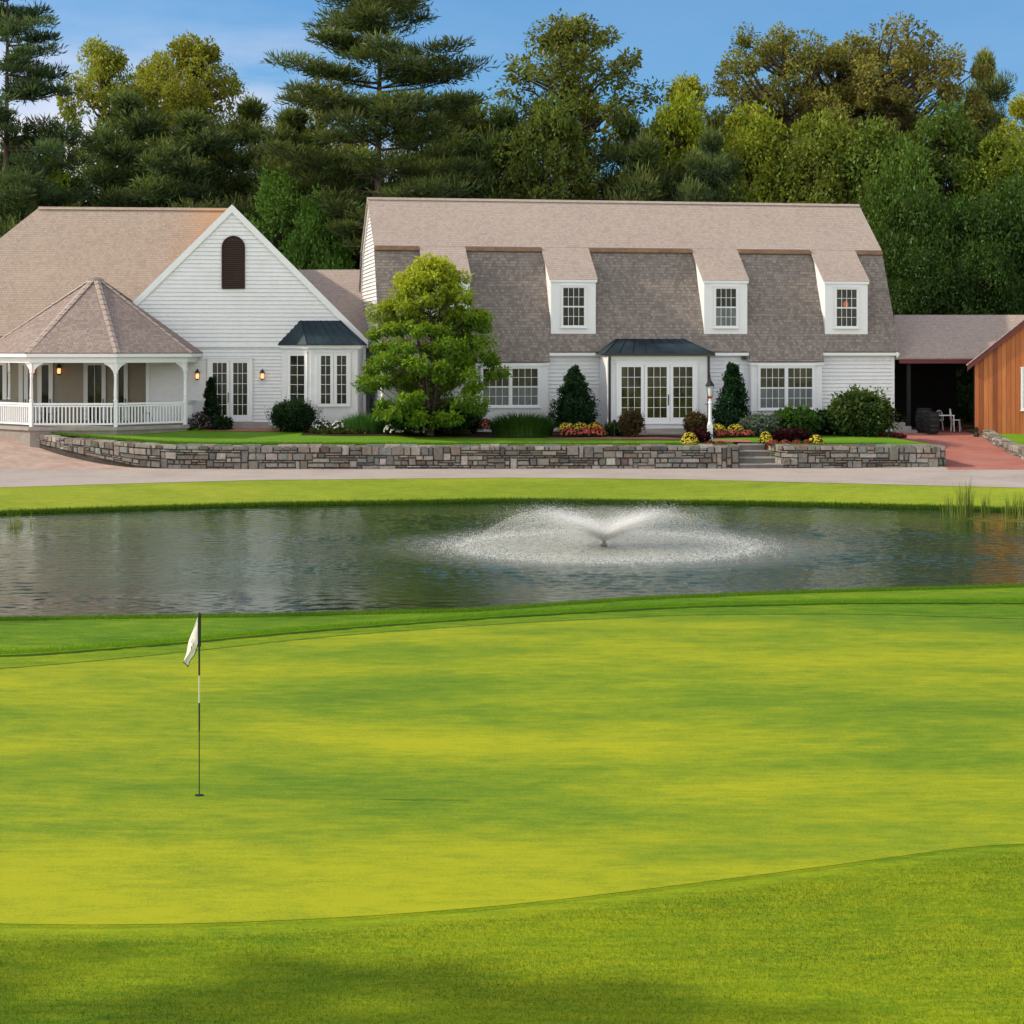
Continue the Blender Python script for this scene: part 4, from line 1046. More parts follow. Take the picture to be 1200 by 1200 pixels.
# ------------------------------------------------------------------ golf flag
fx, fy = xat(233.5, 22.35), 22.35; fz = gz(fx, fy)+.010
fg = empty('golf_flag', (fx, fy, fz), 0, 'golf flagstick with a drooping white flag standing in the putting green', 'golf flag')
black_ = m_paint('flagstick_black', (.02, .025, .02), .5); whit_ = m_paint('flagstick_white', (.62, .6, .42), .5)
for (z0, z1, r_, m_) in ((0, .75, .0065, black_), (.75, 1.08, .010, black_), (1.08, 1.40, .010, whit_), (1.40, 1.75, .011, black_)):
    a = MB(); a.lathe([(r_, z0), (r_, z1)], 0, 0, 10); a.build('pole_section', m_, fg)
a = MB(); a.lathe([(.020, 1.74), (.021, 1.76), (.021, 2.11), (.012, 2.135)], 0, 0, 10); a.build('flag_sleeve', black_, fg)
# cloth: drooping wedge with folds
nu_, nv_ = 22, 26; V = []; UV = []
for i_ in range(nu_):
    u = i_/(nu_-1)
    for j_ in range(nv_):
        v = j_/(nv_-1)
        top = Vector((-.015-.165*u**.9, 0, 2.09-.50*u**1.0)); bot = Vector((-.015-.125*u**1.1, 0, 1.765-.26*u**.8-.0*u))
        p = top.lerp(bot, v); fold = .022*math.sin(v*7+u*3)*min(1, u*2)+.012*math.sin(v*15+u*6)*u
        p.x += .012*math.sin(v*5+u*9)*u; p.y = fold-.02
        V.append(p[:]); UV.append((u, v))
idx = np.arange(nu_*nv_).reshape(nu_, nv_); a_, b_, c_, d_ = idx[:-1, :-1].ravel(), idx[1:, :-1].ravel(), idx[1:, 1:].ravel(), idx[:-1, 1:].ravel()
fo = npmesh('flag', np.array(V), np.stack([a_, b_, c_, d_], 1), flagm, fg, smooth=True, uv=np.array(UV))
VV = np.array(V).reshape(nu_, nv_, 3)
a = MB()
for path in ([tuple(VV[-1, j_]+np.array([0, -.003, 0])) for j_ in range(nv_)], [tuple(VV[i_, -1]+np.array([0, -.003, 0])) for i_ in range(nu_)]): a.tube(path, .0055, 4)
a.build('dark_hem', black_, fo)
a = MB()     # small dark printed mark on the cloth
for (u, v, du, dv) in ((.35, .35, .10, .05), (.42, .5, .12, .06), (.3, .58, .08, .07), (.50, .42, .05, .10), (.2, .9, .10, .05)):
    ii, jj_ = int(u*(nu_-1)), int(v*(nv_-1)); p = VV[ii, jj_]+np.array([0, -.006, 0]); q1 = VV[min(nu_-1, int((u+du)*(nu_-1))), jj_]+np.array([0, -.006, 0]); q2 = VV[min(nu_-1, int((u+du)*(nu_-1))), min(nv_-1, int((v+dv)*(nv_-1)))]+np.array([0, -.006, 0])
    a.face([tuple(p), tuple(q1), tuple(q2)])
a.build('printed_mark', black_, fo)
a = MB(); a.lathe([(.054, -.004), (.054, .004), (.045, .0045)], 0, 0, 20); a.build('cup', darkin, fg)

# ------------------------------------------------------------------ fountain
wx, wy, wz = xat(708, 50.2), 50.2, .05
fo_ = empty('fountain', (wx, wy, wz), 0, 'floating pond fountain throwing a wide white V of spray', 'fountain')
a = MB(); a.lathe([(.09, -.1), (.09, .05), (.055, .07), (.045, .13), (.06, .15), (.05, .18)], 0, 0, 12); a.build('nozzle', blackm, fo_)
def traj(t, phi, ang_, v):            # ballistic path
    r = v*np.cos(ang_)*t; z = .16+v*np.sin(ang_)*t-4.9*t*t; return r, z
rng = np.random.default_rng(5)
n = 460000
phi = rng.uniform(0, 2*np.pi, n); ang_ = R(38.5)+rng.normal(0, .05, n); ang_ = np.where(rng.random(n) < .3, rng.uniform(R(24), R(42), n), ang_)
v = np.sqrt(3.7*9.8/np.sin(2*R(38.5)))*rng.normal(.97, .045, n); v = np.where(rng.random(n) < .25, v*rng.uniform(.5, 1, n), v)
core = rng.random(n) < .22; ang_ = np.where(core, rng.uniform(R(38), R(60), n), ang_); v = np.where(core, rng.uniform(2.0, 4.2, n), v)
tmax = (v*np.sin(ang_)+np.sqrt((v*np.sin(ang_))**2+4*4.9*.22))/9.8
t = tmax*rng.random(n)**2.6
r, z = traj(t, phi, ang_, v); jit = (rng.normal(0, 1, (n, 3)))*(.015+.07*(t/tmax)[:, None])
P = np.stack([r*np.cos(phi), r*np.sin(phi), z], 1)+jit; P[:, 2] = np.maximum(P[:, 2], .0)
tau = t/tmax; kp = np.where(core, 1., np.interp(tau, [0, .25, .5, .9, 1], [1, 1, .42, .17, .28]))*(.30+.70*np.cos(phi)**2)
kp = rng.random(n) < kp
vel = np.stack([v*np.cos(ang_)*np.cos(phi), v*np.cos(ang_)*np.sin(phi), v*np.sin(ang_)-9.8*t], 1)
P = P[kp]; vel = vel[kp]; n = len(P)
V, Fq = cards(P, vel, rng.normal(0, 1, (n, 3)), rng.uniform(.012, .045, n), rng.uniform(.003, .0062, n))
npmesh('droplets', V, Fq, drop_m, fo_)
n = 11000                               # splash ring where the drops land
phi = rng.uniform(0, 2*np.pi, n); rr_ = 3.75+rng.normal(0, .5, n)
P = np.stack([rr_*np.cos(phi), rr_*np.sin(phi), np.abs(rng.normal(0, .045, n))], 1)
V, Fq = cards(P, np.stack([rng.normal(0, .3, n), rng.normal(0, .3, n), np.ones(n)], 1), rng.normal(0, 1, (n, 3)), rng.uniform(.012, .045, n), rng.uniform(.006, .014, n))
npmesh('splash_ring', V, Fq, drop_m, fo_)
# mist sheets of revolution
V = []; Cc_ = []; UV = []; Fq = []
for (a0, vs, amp) in ((40, .95, .9), (37, .95, .9), (32, .92, .7), (44, .72, .6)):
    v0 = math.sqrt(3.9*9.8/math.sin(2*R(43)))*vs; tm = (v0*math.sin(R(a0))+math.sqrt((v0*math.sin(R(a0)))**2+4*4.9*.22))/9.8
    base = len(V); nt, npz = 30, 120
    for i_ in range(nt):
        tt_ = tm*i_/(nt-1)*.995; r_, z_ = traj(tt_, 0, R(a0), v0)
        for k in range(npz+1):
            ph = 2*math.pi*k/npz; wob = 1+.03*math.sin(ph*7+a0)*i_/nt
            V.append((r_*math.cos(ph)*wob, r_*math.sin(ph)*wob, max(z_, .01)))
            fade = amp*(3.0*math.exp(-4.2*i_/nt)+.05*(1-(i_/nt)**2)); Cc_.append((fade*(.30+.70*math.cos(ph)**2),)*3); UV.append((k/npz, i_/nt))
    for i_ in range(nt-1):
        for k in range(npz):
            q0 = base+i_*(npz+1)+k; Fq.append((q0, q0+1, q0+npz+2, q0+npz+1))
npmesh('spray_sheet', np.array(V), np.array(Fq), spray_m, fo_, col=np.array(Cc_), smooth=True, uv=np.array(UV))

# ------------------------------------------------------------------ vegetation generators
def clump_leaves(centers, radii, n_per, size, rng, flat=.75, droop=0., shell=.55, asp=.55, up=.35):
    """leaves in fuzzy clumps; returns P, D, N, L, W, clump index"""
    k = len(centers); idx = np.repeat(np.arange(k), n_per); n = len(idx)
    d = unit(rng.normal(0, 1, (n, 3))); rad = shell+(1-shell)*rng.random(n)**.6
    lum = 1+.25*np.sin(d[:, 0]*5+idx)+.2*np.cos(d[:, 1]*6+idx*1.7)
    off = d*(rad*lum)[:, None]*radii[idx][:, None]; off[:, 2] *= flat
    P = centers[idx]+off
    D = unit(d+rng.normal(0, .7, (n, 3))+np.array([0, 0, -droop])); N = unit(d*.6+rng.normal(0, .6, (n, 3))+np.array([0, 0, up]))
    s = size*rng.uniform(.6, 1.3, n)
    return P, D, N, s, s*asp, idx, d
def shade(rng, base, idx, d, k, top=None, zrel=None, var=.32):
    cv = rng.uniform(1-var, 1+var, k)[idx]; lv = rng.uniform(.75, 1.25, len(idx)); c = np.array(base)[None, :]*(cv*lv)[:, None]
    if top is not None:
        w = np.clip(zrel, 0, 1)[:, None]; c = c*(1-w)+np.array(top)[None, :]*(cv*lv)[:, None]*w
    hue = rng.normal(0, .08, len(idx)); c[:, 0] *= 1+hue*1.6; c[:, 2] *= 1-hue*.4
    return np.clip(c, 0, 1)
def limbs(mb, trunk_pts, trunk_r, centers, rng, rb=.05, frac=1.):
    tp = np.array(trunk_pts)
    for c in centers:
        if rng.random() > frac: continue
        hz = c[2]-np.linalg.norm(c[:2])*.55; j = int(np.clip(np.searchsorted(tp[:, 2], hz), 1, len(tp)-1))
        t = np.clip((hz-tp[j-1, 2])/(tp[j, 2]-tp[j-1, 2]+1e-6), 0, 1); s = tp[j-1]*(1-t)+tp[j]*t
        m1 = s*.62+c*.38+rng.normal(0, .12, 3)*np.linalg.norm(c-s)*.3+np.array([0, 0, -.06*np.linalg.norm(c-s)]); m2 = s*.25+c*.75+rng.normal(0, .05, 3)*np.linalg.norm(c-s)
        mb.tube([s, m1, m2, c], [rb, rb*.7, rb*.42, rb*.15], 5, False)
def decid(name, seed, Ht, W, base, k, npc, ls, cr=.16, dens=1., col=(.05, .075, .018), top=None, shape=1.0, airy=.0, lean=0.):
    """broadleaf tree: returns (trunk mesh object, crown mesh object, root)"""
    rng = np.random.default_rng(seed); root = empty(name)
    tp = [(lean*Ht*.02*math.sin(i_*1.3+seed)+lean*.02*i_, .02*Ht*math.cos(i_*1.7+seed)*.5*i_/6, Ht*.88*i_/7) for i_ in range(8)]
    r0 = Ht*.016+.06; tr_ = MB(); tr_.tube(tp, [r0*(1.25 if i_ == 0 else (1-i_/8.2)) for i_ in range(8)], 9)
    cs = []; cz = Ht*(base+(1-base)*.5); hh = Ht*(1-base)*.5
    lobes = unit(rng.normal(0, 1, (7, 3)))
    while len(cs) < k:
        zn = rng.random()**.85; an = rng.uniform(0, 6.283); rr = rng.random()**.45
        dv = np.array([math.cos(an)*.8, math.sin(an)*.8, (zn-.5)*1.3]); lob = 1+.9*max(0, max(lobes@unit(dv[None])[0])-.70)-.08
        w_ = W/2*np.interp(zn, [0, .12, .45, .72, .88, 1], [.6, .85, 1, .97, .82, .45] if shape == 2 else [.5, .82, 1, .86, .62, .22])*lob
        p = np.array([math.cos(an)*w_*rr, math.sin(an)*w_*rr, Ht*(base+(1-base)*zn*(.90+.1*lob))-.25*w_*rr*zn]); cs.append(p)
    cs = np.array(cs); rad = W*cr*rng.uniform(.55, 1.25, k)*(1-airy*.3)
    limbs(tr_, tp, r0, cs, rng, r0*.33, .8)
    P, D, N, L, Wd, idx, d = clump_leaves(cs, rad, npc, ls, rng, droop=.2)
    zrel = (P[:, 2]-Ht*base)/(Ht*(1-base)); side = .5
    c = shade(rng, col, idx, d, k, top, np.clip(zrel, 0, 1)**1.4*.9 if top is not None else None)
    V, Fq = cards(P, D, N, L, Wd)
    tk = tr_.build('trunk', bark, root, uv=False, smooth=True)
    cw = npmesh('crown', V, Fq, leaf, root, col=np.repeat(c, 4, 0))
    return root
def pine(name, seed, Ht, W, base, whorls, nb, ls=.42, col=(.028, .055, .022), lit=(.085, .105, .03), per=75, sparse=0., conic=.8, pad=.17, flat=.3):
    """white pine: straight mast, level plates of needles on long reaching limbs"""
    rng = np.random.default_rng(seed); root = empty(name); r0 = Ht*.013+.05
    tp = [(.04*math.sin(i_), .04*math.cos(i_*1.4), Ht*.99*i_/9) for i_ in range(10)]
    tr_ = MB(); tr_.tube(tp, [r0*(1.2 if i_ == 0 else max(.08, 1-i_/9.3)) for i_ in range(10)], 9)
    cs = []; rad = []
    for w_ in range(whorls):
        zn = w_/(whorls-1); z = Ht*(base+(1-base)*zn*.98)
        prof_ = (1-zn)**conic*(.55+.45*min(1, zn*4))
        for b in range(nb):
            if rng.random() < sparse: continue
            a = rng.uniform(0, 2*math.pi); ln = W/2*max(.10, prof_)*rng.uniform(.55, 1.2)
            zz = z+rng.normal(0, Ht*.012); dirv = np.array([math.cos(a), math.sin(a), 0])
            rise = rng.uniform(-.02, .22)
            e = dirv*ln+np.array([0, 0, zz+ln*rise]); s = np.array([0, 0, zz-.03*ln]); m1 = s+(e-s)*.5+np.array([0, 0, -.05*ln]); bends = [s, m1, e]
            tr_.tube(bends, [r0*.26*(1-zn*.5), r0*.18*(1-zn*.5), r0*.05], 5, False)
            npd = max(2, int(ln/(W*.055)))
            for q in range(npd):
                f = .32+.70*(q+rng.random()*.6)/npd
                side_ = np.array([-dirv[1], dirv[0], 0])*rng.normal(0, .13)*ln*(.6+f*.6)
                p = (m1+(e-m1)*((f-.5)*2) if f > .5 else s+(m1-s)*f*2)+side_+np.array([0, 0, rng.normal(.02, .02)*ln+.1])
                cs.append(p); rad.append(W*pad*.5*rng.uniform(.6, 1.15)*(.5+.5*prof_))
    cs = np.array(cs); rad = np.array(rad)
    P, D, N, L, Wd, idx, d = clump_leaves(cs, rad, per, ls, rng, flat=flat, asp=.16, shell=.2)
    D = unit(d*np.array([1, 1, .4])+rng.normal(0, .35, D.shape)+np.array([0, 0, .55]))
    zloc = np.clip(d[:, 2]*.5+.5, 0, 1); k = len(cs)
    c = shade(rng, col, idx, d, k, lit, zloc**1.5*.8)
    V, Fq = cards(P, D, N, L, Wd)
    tr_.build('trunk', bark, root, uv=False, smooth=True)
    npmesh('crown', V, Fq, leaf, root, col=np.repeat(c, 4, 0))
    return root
BR = 1.4
def place(root, x, y, sx, sz, rz, label, cat='tree', group=None, tint=(1, 1, 1), z=None):
    root.location = (x, y, (gz(x, y) if z is None else z)-.05); root.scale = (sx, sx, sz); root.rotation_euler = (0, 0, rz)
    tag(root, label, cat, group)
    for ch in root.children: ch.color = (tint[0]*BR, tint[1]*BR, tint[2]*BR, 1)

    return root
used = set()
def put(proto, px, Y, Hm, Wm, top, wpx, label, tint=(1, 1, 1), rz=None, group=None):
    """copy (or first use) of a tree kind so that it stands at (px, Y) with its top at picture height `top`"""
    o = proto if proto.name not in used else copy_tree(proto)
    used.add(proto.name)
    x = xat(px, Y); zg = gz(x, Y); Ht = zat(top, Y)-zg; W = wpx/F*Y
    return place(o, x, Y, W/Wm, Ht/Hm, random.uniform(0, 6.28) if rz is None else rz, label, 'tree', group, tint)

# ------------------------------------------------------------------ background trees
TG = 'trees behind the clubhouse'
dA = decid('broadleaf_tree', 1, 22, 9, .35, 115, 260, .24, cr=.10, top=(.17, .17, .03), col=(.07, .09, .02))
dS = decid('shade_tree', 41, 22, 9, .35, 60, 130, .30, cr=.085, top=(.13, .15, .03), airy=.8)
dB = decid('broadleaf_tree', 2, 22, 11, .2, 170, 230, .25, cr=.085, top=(.13, .15, .03), col=(.055, .08, .018))
dC = decid('broadleaf_tree', 3, 14, 10, .05, 160, 210, .26, cr=.10, top=(.105, .14, .028), col=(.05, .075, .018))
dD = decid('broadleaf_tree', 9, 10, 10, .0, 150, 210, .25, cr=.11, top=(.09, .14, .025), col=(.045, .075, .018))
oak = decid('oak_tree', 4, 21, 12, .18, 250, 200, .22, cr=.070, top=(.15, .15, .035), shape=2, airy=.6, col=(.085, .085, .025))
oak2 = decid('oak_tree', 14, 21, 13, .18, 260, 200, .22, cr=.068, top=(.15, .145, .035), shape=2, airy=.6, col=(.085, .085, .025))
cA = pine('young_pine_tree', 5, 15, 9, .06, 12, 8, ls=.42, per=130, conic=.36, pad=.27, flat=.62, col=(.038, .06, .024), lit=(.135, .155, .045))
cB = pine('young_pine_tree', 6, 12, 9, .03, 10, 9, ls=.42, per=130, conic=.34, pad=.28, flat=.7, col=(.038, .062, .026), lit=(.13, .155, .048))
pA = pine('tall_white_pine', 12, 25, 13, .34, 12, 7, per=185, sparse=.12, conic=.45, pad=.215, flat=.26, lit=(.13, .155, .045), col=(.04, .062, .026))
pB = pine('tall_white_pine', 19, 25, 13, .25, 15, 6, per=170, sparse=.12, conic=.5, pad=.20, flat=.24, lit=(.10, .13, .05), col=(.035, .06, .028))
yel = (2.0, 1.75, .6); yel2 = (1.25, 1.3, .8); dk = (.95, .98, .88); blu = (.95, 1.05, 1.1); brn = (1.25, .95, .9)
# the two tall pines
put(pA, 444, 104, 25, 13, -80, 282, 'tallest white pine, bare trunk and level limbs, between the two white houses', (1.0, 1.0, .9), 1.3, TG)
put(pB, 8, 104, 25, 13, -75, 235, 'tall white pine cut by the left edge of the picture', (.95, 1, 1), .3, TG)
# sky-line trees, left to right
put(dA, 122, 122, 22, 9, 54, 125, 'yellow green slender tree just right of the leftmost tall pine', yel2, None, TG)
put(dA, 230, 118, 22, 9, 47, 150, 'rounded olive tree standing clear against the cloud left of the tallest pine', (1.15, 1.12, .75), None, TG)
put(dA, 182, 126, 22, 9, 70, 120, 'gold tinted tree between the slender tree and the rounded olive tree', yel2, None, TG)
put(dB, 375, 116, 22, 11, 104, 150, 'yellowish tree glowing behind the tallest pine', yel, None, TG)
put(dB, 545, 124, 22, 11, 118, 130, 'pale green tree top just right of the tallest pine', yel2, None, TG)
put(dB, 672, 116, 22, 11, 26, 240, 'big dark green broadleaf tree above the middle of the long roof', (1.0, .95, .85), 2.0, TG)
put(dB, 806, 122, 22, 11, 94, 125, 'small yellow crowned tree between the big dark tree and the wide oak', yel, None, TG)
put(oak, 922, 118, 21, 12, 28, 225, 'leftmost of the three wide airy oaks with rusty leaves', (1.0, 1, .9), .5, TG)
put(oak2, 1035, 119, 21, 13, 24, 250, 'rightmost of the three wide airy oaks with rusty leaves', (1.05, .98, .9), 2.6, TG)
put(oak, 982, 121, 21, 12, 44, 230, 'middle and lowest of the three wide airy oaks', (1.0, 1., .9), 4.0, TG)
put(cA, 1155, 122, 15, 9, 74, 120, 'pointed grey green pine top right of the oaks', (1.6, 1.5, 1.4), None, TG)
put(dB, 1212, 112, 22, 11, 112, 150, 'yellow flecked tree at the right edge of the picture', yel, None, TG)
# mid layer
mid = [(cA, 60, 112, 222, 120, 'dark young pine at the foot of the leftmost tall pine', dk), (dD, 40, 108, 208, 110, 'bright yellow bush-like tree above the left end of the tan roof', yel),
 (cA, 150, 112, 150, 130, 'dark green pine behind the left half of the tan roof', blu), (cA, 225, 110, 172, 150, 'broad blue green pine above the ridge of the tan roof', blu),
 (cA, 292, 112, 158, 120, 'dense dark pine right of the rounded olive tree', dk), (cA, 345, 108, 168, 120, 'dark pine whose limbs reach under the left limbs of the tallest pine', dk),
 (cB, 480, 110, 190, 130, 'low dark pine right of the tallest pine trunk', dk), (cA, 530, 113, 152, 125, 'dark pine between the tallest pine and the big dark broadleaf', dk),
 (cB, 590, 112, 170, 120, 'dark pine left of the big dark broadleaf tree', (.8, .95, .9)), (dC, 400, 111, 205, 110, 'brownish green tree in the gap between the two houses', (1.2, 1.0, .8)),
 (dC, 330, 106, 236, 90, 'bright leaved small tree in the gap right of the white gable', (1.1, 1.5, 1.2)), (dD, 375, 104, 268, 80, 'lowest green tree just above the connecting roof', (1.1, 1.4, 1.1)),
 (dC, 640, 111, 150, 110, 'dark broadleaf tree directly below the big dark crown', (.9, .9, .8)), (cB, 735, 111, 178, 115, 'dark pine above the long roof right of the big dark tree', dk),
 (dC, 790, 113, 148, 110, 'bright yellow green tree under the small yellow crown', yel), (cB, 835, 109, 196, 90, 'blue green pine above the third dormer', blu),
 (dC, 880, 112, 160, 120, 'mid green tree under the left oak', (1.7, 1.5, .65)), (dC, 960, 110, 168, 130, 'olive tree in front of the oaks', (1.25, 1.15, .75)),
 (dC, 1035, 108, 178, 130, 'leafy green tree behind the right end of the long roof', (.85, .92, .7)), (dC, 1100, 110, 160, 130, 'dark green tree under the pointed grey pine', (.65, .75, .6)),
 (dC, 1178, 108, 190, 130, 'tall green tree above the cedar building', (1.2, 1.15, .6))]
for pr, px, Y, top, wpx, lab, tint in mid:
    hm, wm = {dA.name: (22, 9), dC.name: (14, 10), dD.name: (10, 10), cA.name: (15, 9), cB.name: (12, 9)}[pr.name]
    put(pr, px, Y, hm, wm, top-30, wpx*1.4, lab, tint, None, TG)
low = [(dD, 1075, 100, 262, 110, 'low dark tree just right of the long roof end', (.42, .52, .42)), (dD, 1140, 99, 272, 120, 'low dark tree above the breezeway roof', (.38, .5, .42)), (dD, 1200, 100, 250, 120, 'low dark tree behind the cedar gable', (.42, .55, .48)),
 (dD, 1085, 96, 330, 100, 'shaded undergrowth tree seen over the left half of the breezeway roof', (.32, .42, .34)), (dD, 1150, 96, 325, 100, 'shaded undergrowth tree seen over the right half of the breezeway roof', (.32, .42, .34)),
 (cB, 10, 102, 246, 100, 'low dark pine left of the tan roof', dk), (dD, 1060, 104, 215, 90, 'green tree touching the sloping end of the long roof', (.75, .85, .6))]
for pr, px, Y, top, wpx, lab, tint in low:
    hm, wm = {dD.name: (10, 10), cB.name: (12, 9)}[pr.name]; put(pr, px, Y, hm, wm, top-30, wpx*1.4, lab, tint, None, TG)
# the tree line carries on a little beyond both picture edges
for pr, px, Y, top, wpx, lab, tint in [(cA, -95, 108, 120, 150, 'dark pine continuing the tree line past the left picture edge', dk), (dC, -175, 110, 150, 150, 'olive tree beyond the left picture edge', (1, 1, .8)), (dB, -260, 112, 90, 190, 'tall olive tree farthest beyond the left picture edge', (1, 1, .8)),
   (dC, 1280, 108, 160, 150, 'dark tree just beyond the right picture edge', (.7, .8, .65)), (dB, 1370, 112, 80, 190, 'tall tree farther beyond the right picture edge', (.9, 1, .8)), (cA, 1460, 110, 150, 150, 'dark pine farthest beyond the right picture edge', dk)]:
    hm, wm = {dC.name: (14, 10), dB.name: (22, 11), cA.name: (15, 9)}[pr.name]; put(pr, px, Y, hm, wm, top, wpx, lab, tint, None, TG)
# the far wood behind them, one mass
rng = np.random.default_rng(77); k = 420
cs = np.stack([rng.uniform(-75, 75, k), rng.uniform(138, 158, k), rng.uniform(2, 14.5, k)], 1); rad = rng.uniform(1.5, 3.2, k)
P, D, N, L, Wd, idx, d = clump_leaves(cs, rad, 110, .75, rng)
c = shade(rng, (.03, .045, .014), idx, d, k, (.07, .08, .02), (P[:, 2]-4)/14)
V, Fq = cards(P, D, N, L, Wd)
fw = npmesh('distant_woodland', V, Fq, leaf, None, col=np.repeat(c, 4, 0)); tag(fw, 'far dark wood filling the gaps behind the garden trees', 'woodland', None, 'stuff')
# shade trees standing left of the view, whose long shadows cross the green
sh = [(-19.0, 15.9, 14.5, 4.2), (-31, 39.5, 20, 8)]
for i_, (x, y, hh, ww) in enumerate(sh):
    o = dS if i_ == 0 else copy_tree(dS); place(o, x, y, ww/9, hh/22, i_*1.7, ['small shade tree left of the green, nearest the viewer', 'shade tree left of the green by the pond corner', 'tallest and slenderest shade tree, farthest left of the green'][i_], 'tree', 'shade trees left of the green')

# ------------------------------------------------------------------ garden plants
def shrub(name, px, Y, wpx, ytop, ybot, label, col=(.03, .07, .015), top=(.07, .14, .03), n=5000, ls=.09, shape='dome', seed=None, cat='shrub', group=None, asp=.55, k=None, airy=0., ydepth=1., stems=True):
    rng = np.random.default_rng(seed if seed is not None else int(px*7+ytop)); W = wpx/F*Y; z0 = zat(ybot, Y); Ht = zat(ytop, Y)-z0
    root = empty(name, (xat(px, Y), Y, z0), 0, label, cat, group)
    k = k or int(26+W*10); cs = []
    while len(cs) < k:
        d = unit(rng.normal(0, 1, (1, 3)))[0]; rr = rng.uniform(.45, .86)
        if shape == 'dome': p = np.array([d[0]*W/2*rr, d[1]*W/2*rr*ydepth, Ht*(.42+d[2]*.50*rr)])
        elif shape == 'cone':
            zn = rng.random()**1.25*.93; a = rng.uniform(0, 6.28); r_ = W/2*(1-zn)**.8*(.75+.2*rng.random())*min(1, .6+zn*4); p = np.array([r_*math.cos(a), r_*math.sin(a), Ht*(zn*.97+.03)])
        elif shape == 'low': p = np.array([d[0]*W/2*rr, d[1]*W/2*rr*ydepth, Ht*rng.uniform(.15, .7)])
        cs.append(p)
    cs = np.array(cs); base_r = min(W, Ht*1.3)*.17
    rad = base_r*rng.uniform(.7, 1.3, k)
    if shape == 'cone': rad *= np.clip(1.25-cs[:, 2]/Ht, .3, 1)
    P, D, N, L, Wd, idx, d = clump_leaves(cs, rad, n//k, ls, rng, flat=.8, asp=asp, shell=.35+.2*airy)
    m = int(n*.5); q_ = unit(rng.normal(0, 1, (m, 3)))*rng.random((m, 1))**.4
    if shape == 'cone':
        zz = rng.random(m)**1.3*.9; ra = W*.40*(1-zz)**.85*np.sqrt(rng.random(m)); an = rng.uniform(0, 6.28, m); Pi = np.stack([ra*np.cos(an), ra*np.sin(an), Ht*zz], 1)
    else: Pi = q_*np.array([W*.42, W*.42*ydepth, Ht*(.40 if shape == 'dome' else .3)])+np.array([0, 0, Ht*(.44 if shape == 'dome' else .35)])
    P = np.concatenate([P, Pi]); D = np.concatenate([D, unit(rng.normal(0, 1, (m, 3)))]); N = np.concatenate([N, rng.normal(0, 1, (m, 3))]); L = np.concatenate([L*1.2, np.full(m, ls*2.2)]); Wd = np.concatenate([Wd*1.2, np.full(m, ls*1.6)])
    idx = np.concatenate([idx, rng.integers(0, k, m)]); d = np.concatenate([d, np.tile([[0, 0, -1.]], (m, 1))])
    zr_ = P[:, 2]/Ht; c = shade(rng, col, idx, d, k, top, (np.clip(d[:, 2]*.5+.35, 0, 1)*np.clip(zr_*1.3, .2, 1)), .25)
    keep = P[:, 2] > -.02; V, Fq = cards(P[keep], D[keep], N[keep], L[keep], Wd[keep])
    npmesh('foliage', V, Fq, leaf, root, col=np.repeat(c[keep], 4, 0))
    if stems:
        mb = MB()
        for q in range(5):
            a = q*1.26; mb.tube([(0.03*math.cos(a), .03*math.sin(a), -.05), (.1*W*math.cos(a), .1*W*math.sin(a), Ht*.35), (.22*W*math.cos(a), .22*W*math.sin(a), Ht*.7)], [.03, .02, .008], 5, False)
        mb.build('stem', bark, root, uv=False)
    return root
def blades(name, px, Y, wpx, ytop, ybot, label, n=900, w=.02, col=(.06, .14, .025), cat='plant', group=None, lean=.5, seed=None, ydepth=.6):
    rng = np.random.default_rng(seed or int(px*3+ybot)); W = wpx/F*Y; z0 = zat(ybot, Y); Ht = zat(ytop, Y)-z0
    a = rng.uniform(0, 6.28, n); r_ = W*.42*np.sqrt(rng.random(n)); P0 = np.stack([r_*np.cos(a), r_*np.sin(a)*ydepth, np.zeros(n)-.03], 1)
    h = Ht*rng.uniform(.55, 1.08, n)*(1-.45*(r_/(W*.45))**2); out = np.stack([np.cos(a), np.sin(a)*ydepth, 0*a], 1)*(lean*h*rng.uniform(.1, .8, n))[:, None]+rng.normal(0, .05, (n, 3))*h[:, None]*np.array([1, 1, 0])
    S = unit(np.stack([-np.sin(a+rng.normal(0, .8, n)), np.cos(a), 0*a], 1))*w*.5
    M = P0+out*.35+np.stack([0*a, 0*a, h*.62], 1); T_ = P0+out+np.stack([0*a, 0*a, h], 1)
    V = np.stack([P0-S, P0+S, M+S*.9, M-S*.9, T_+S*.1, T_-S*.1], 1).reshape(-1, 3); b = np.arange(n)*6
    Fq = np.concatenate([np.stack([b, b+1, b+2, b+3], 1), np.stack([b+3, b+2, b+4, b+5], 1)])
    c = np.array(col)[None]*rng.uniform(.6, 1.4, (n, 1))*np.stack([rng.uniform(.8, 1.4, n), np.ones(n), rng.uniform(.7, 1.1, n)], 1)
    o = npmesh(name, V, Fq, blade, None, col=np.repeat(np.clip(c, 0, 1), 6, 0)); o.location = (xat(px, Y), Y, z0)
    return tag(o, label, cat, group)
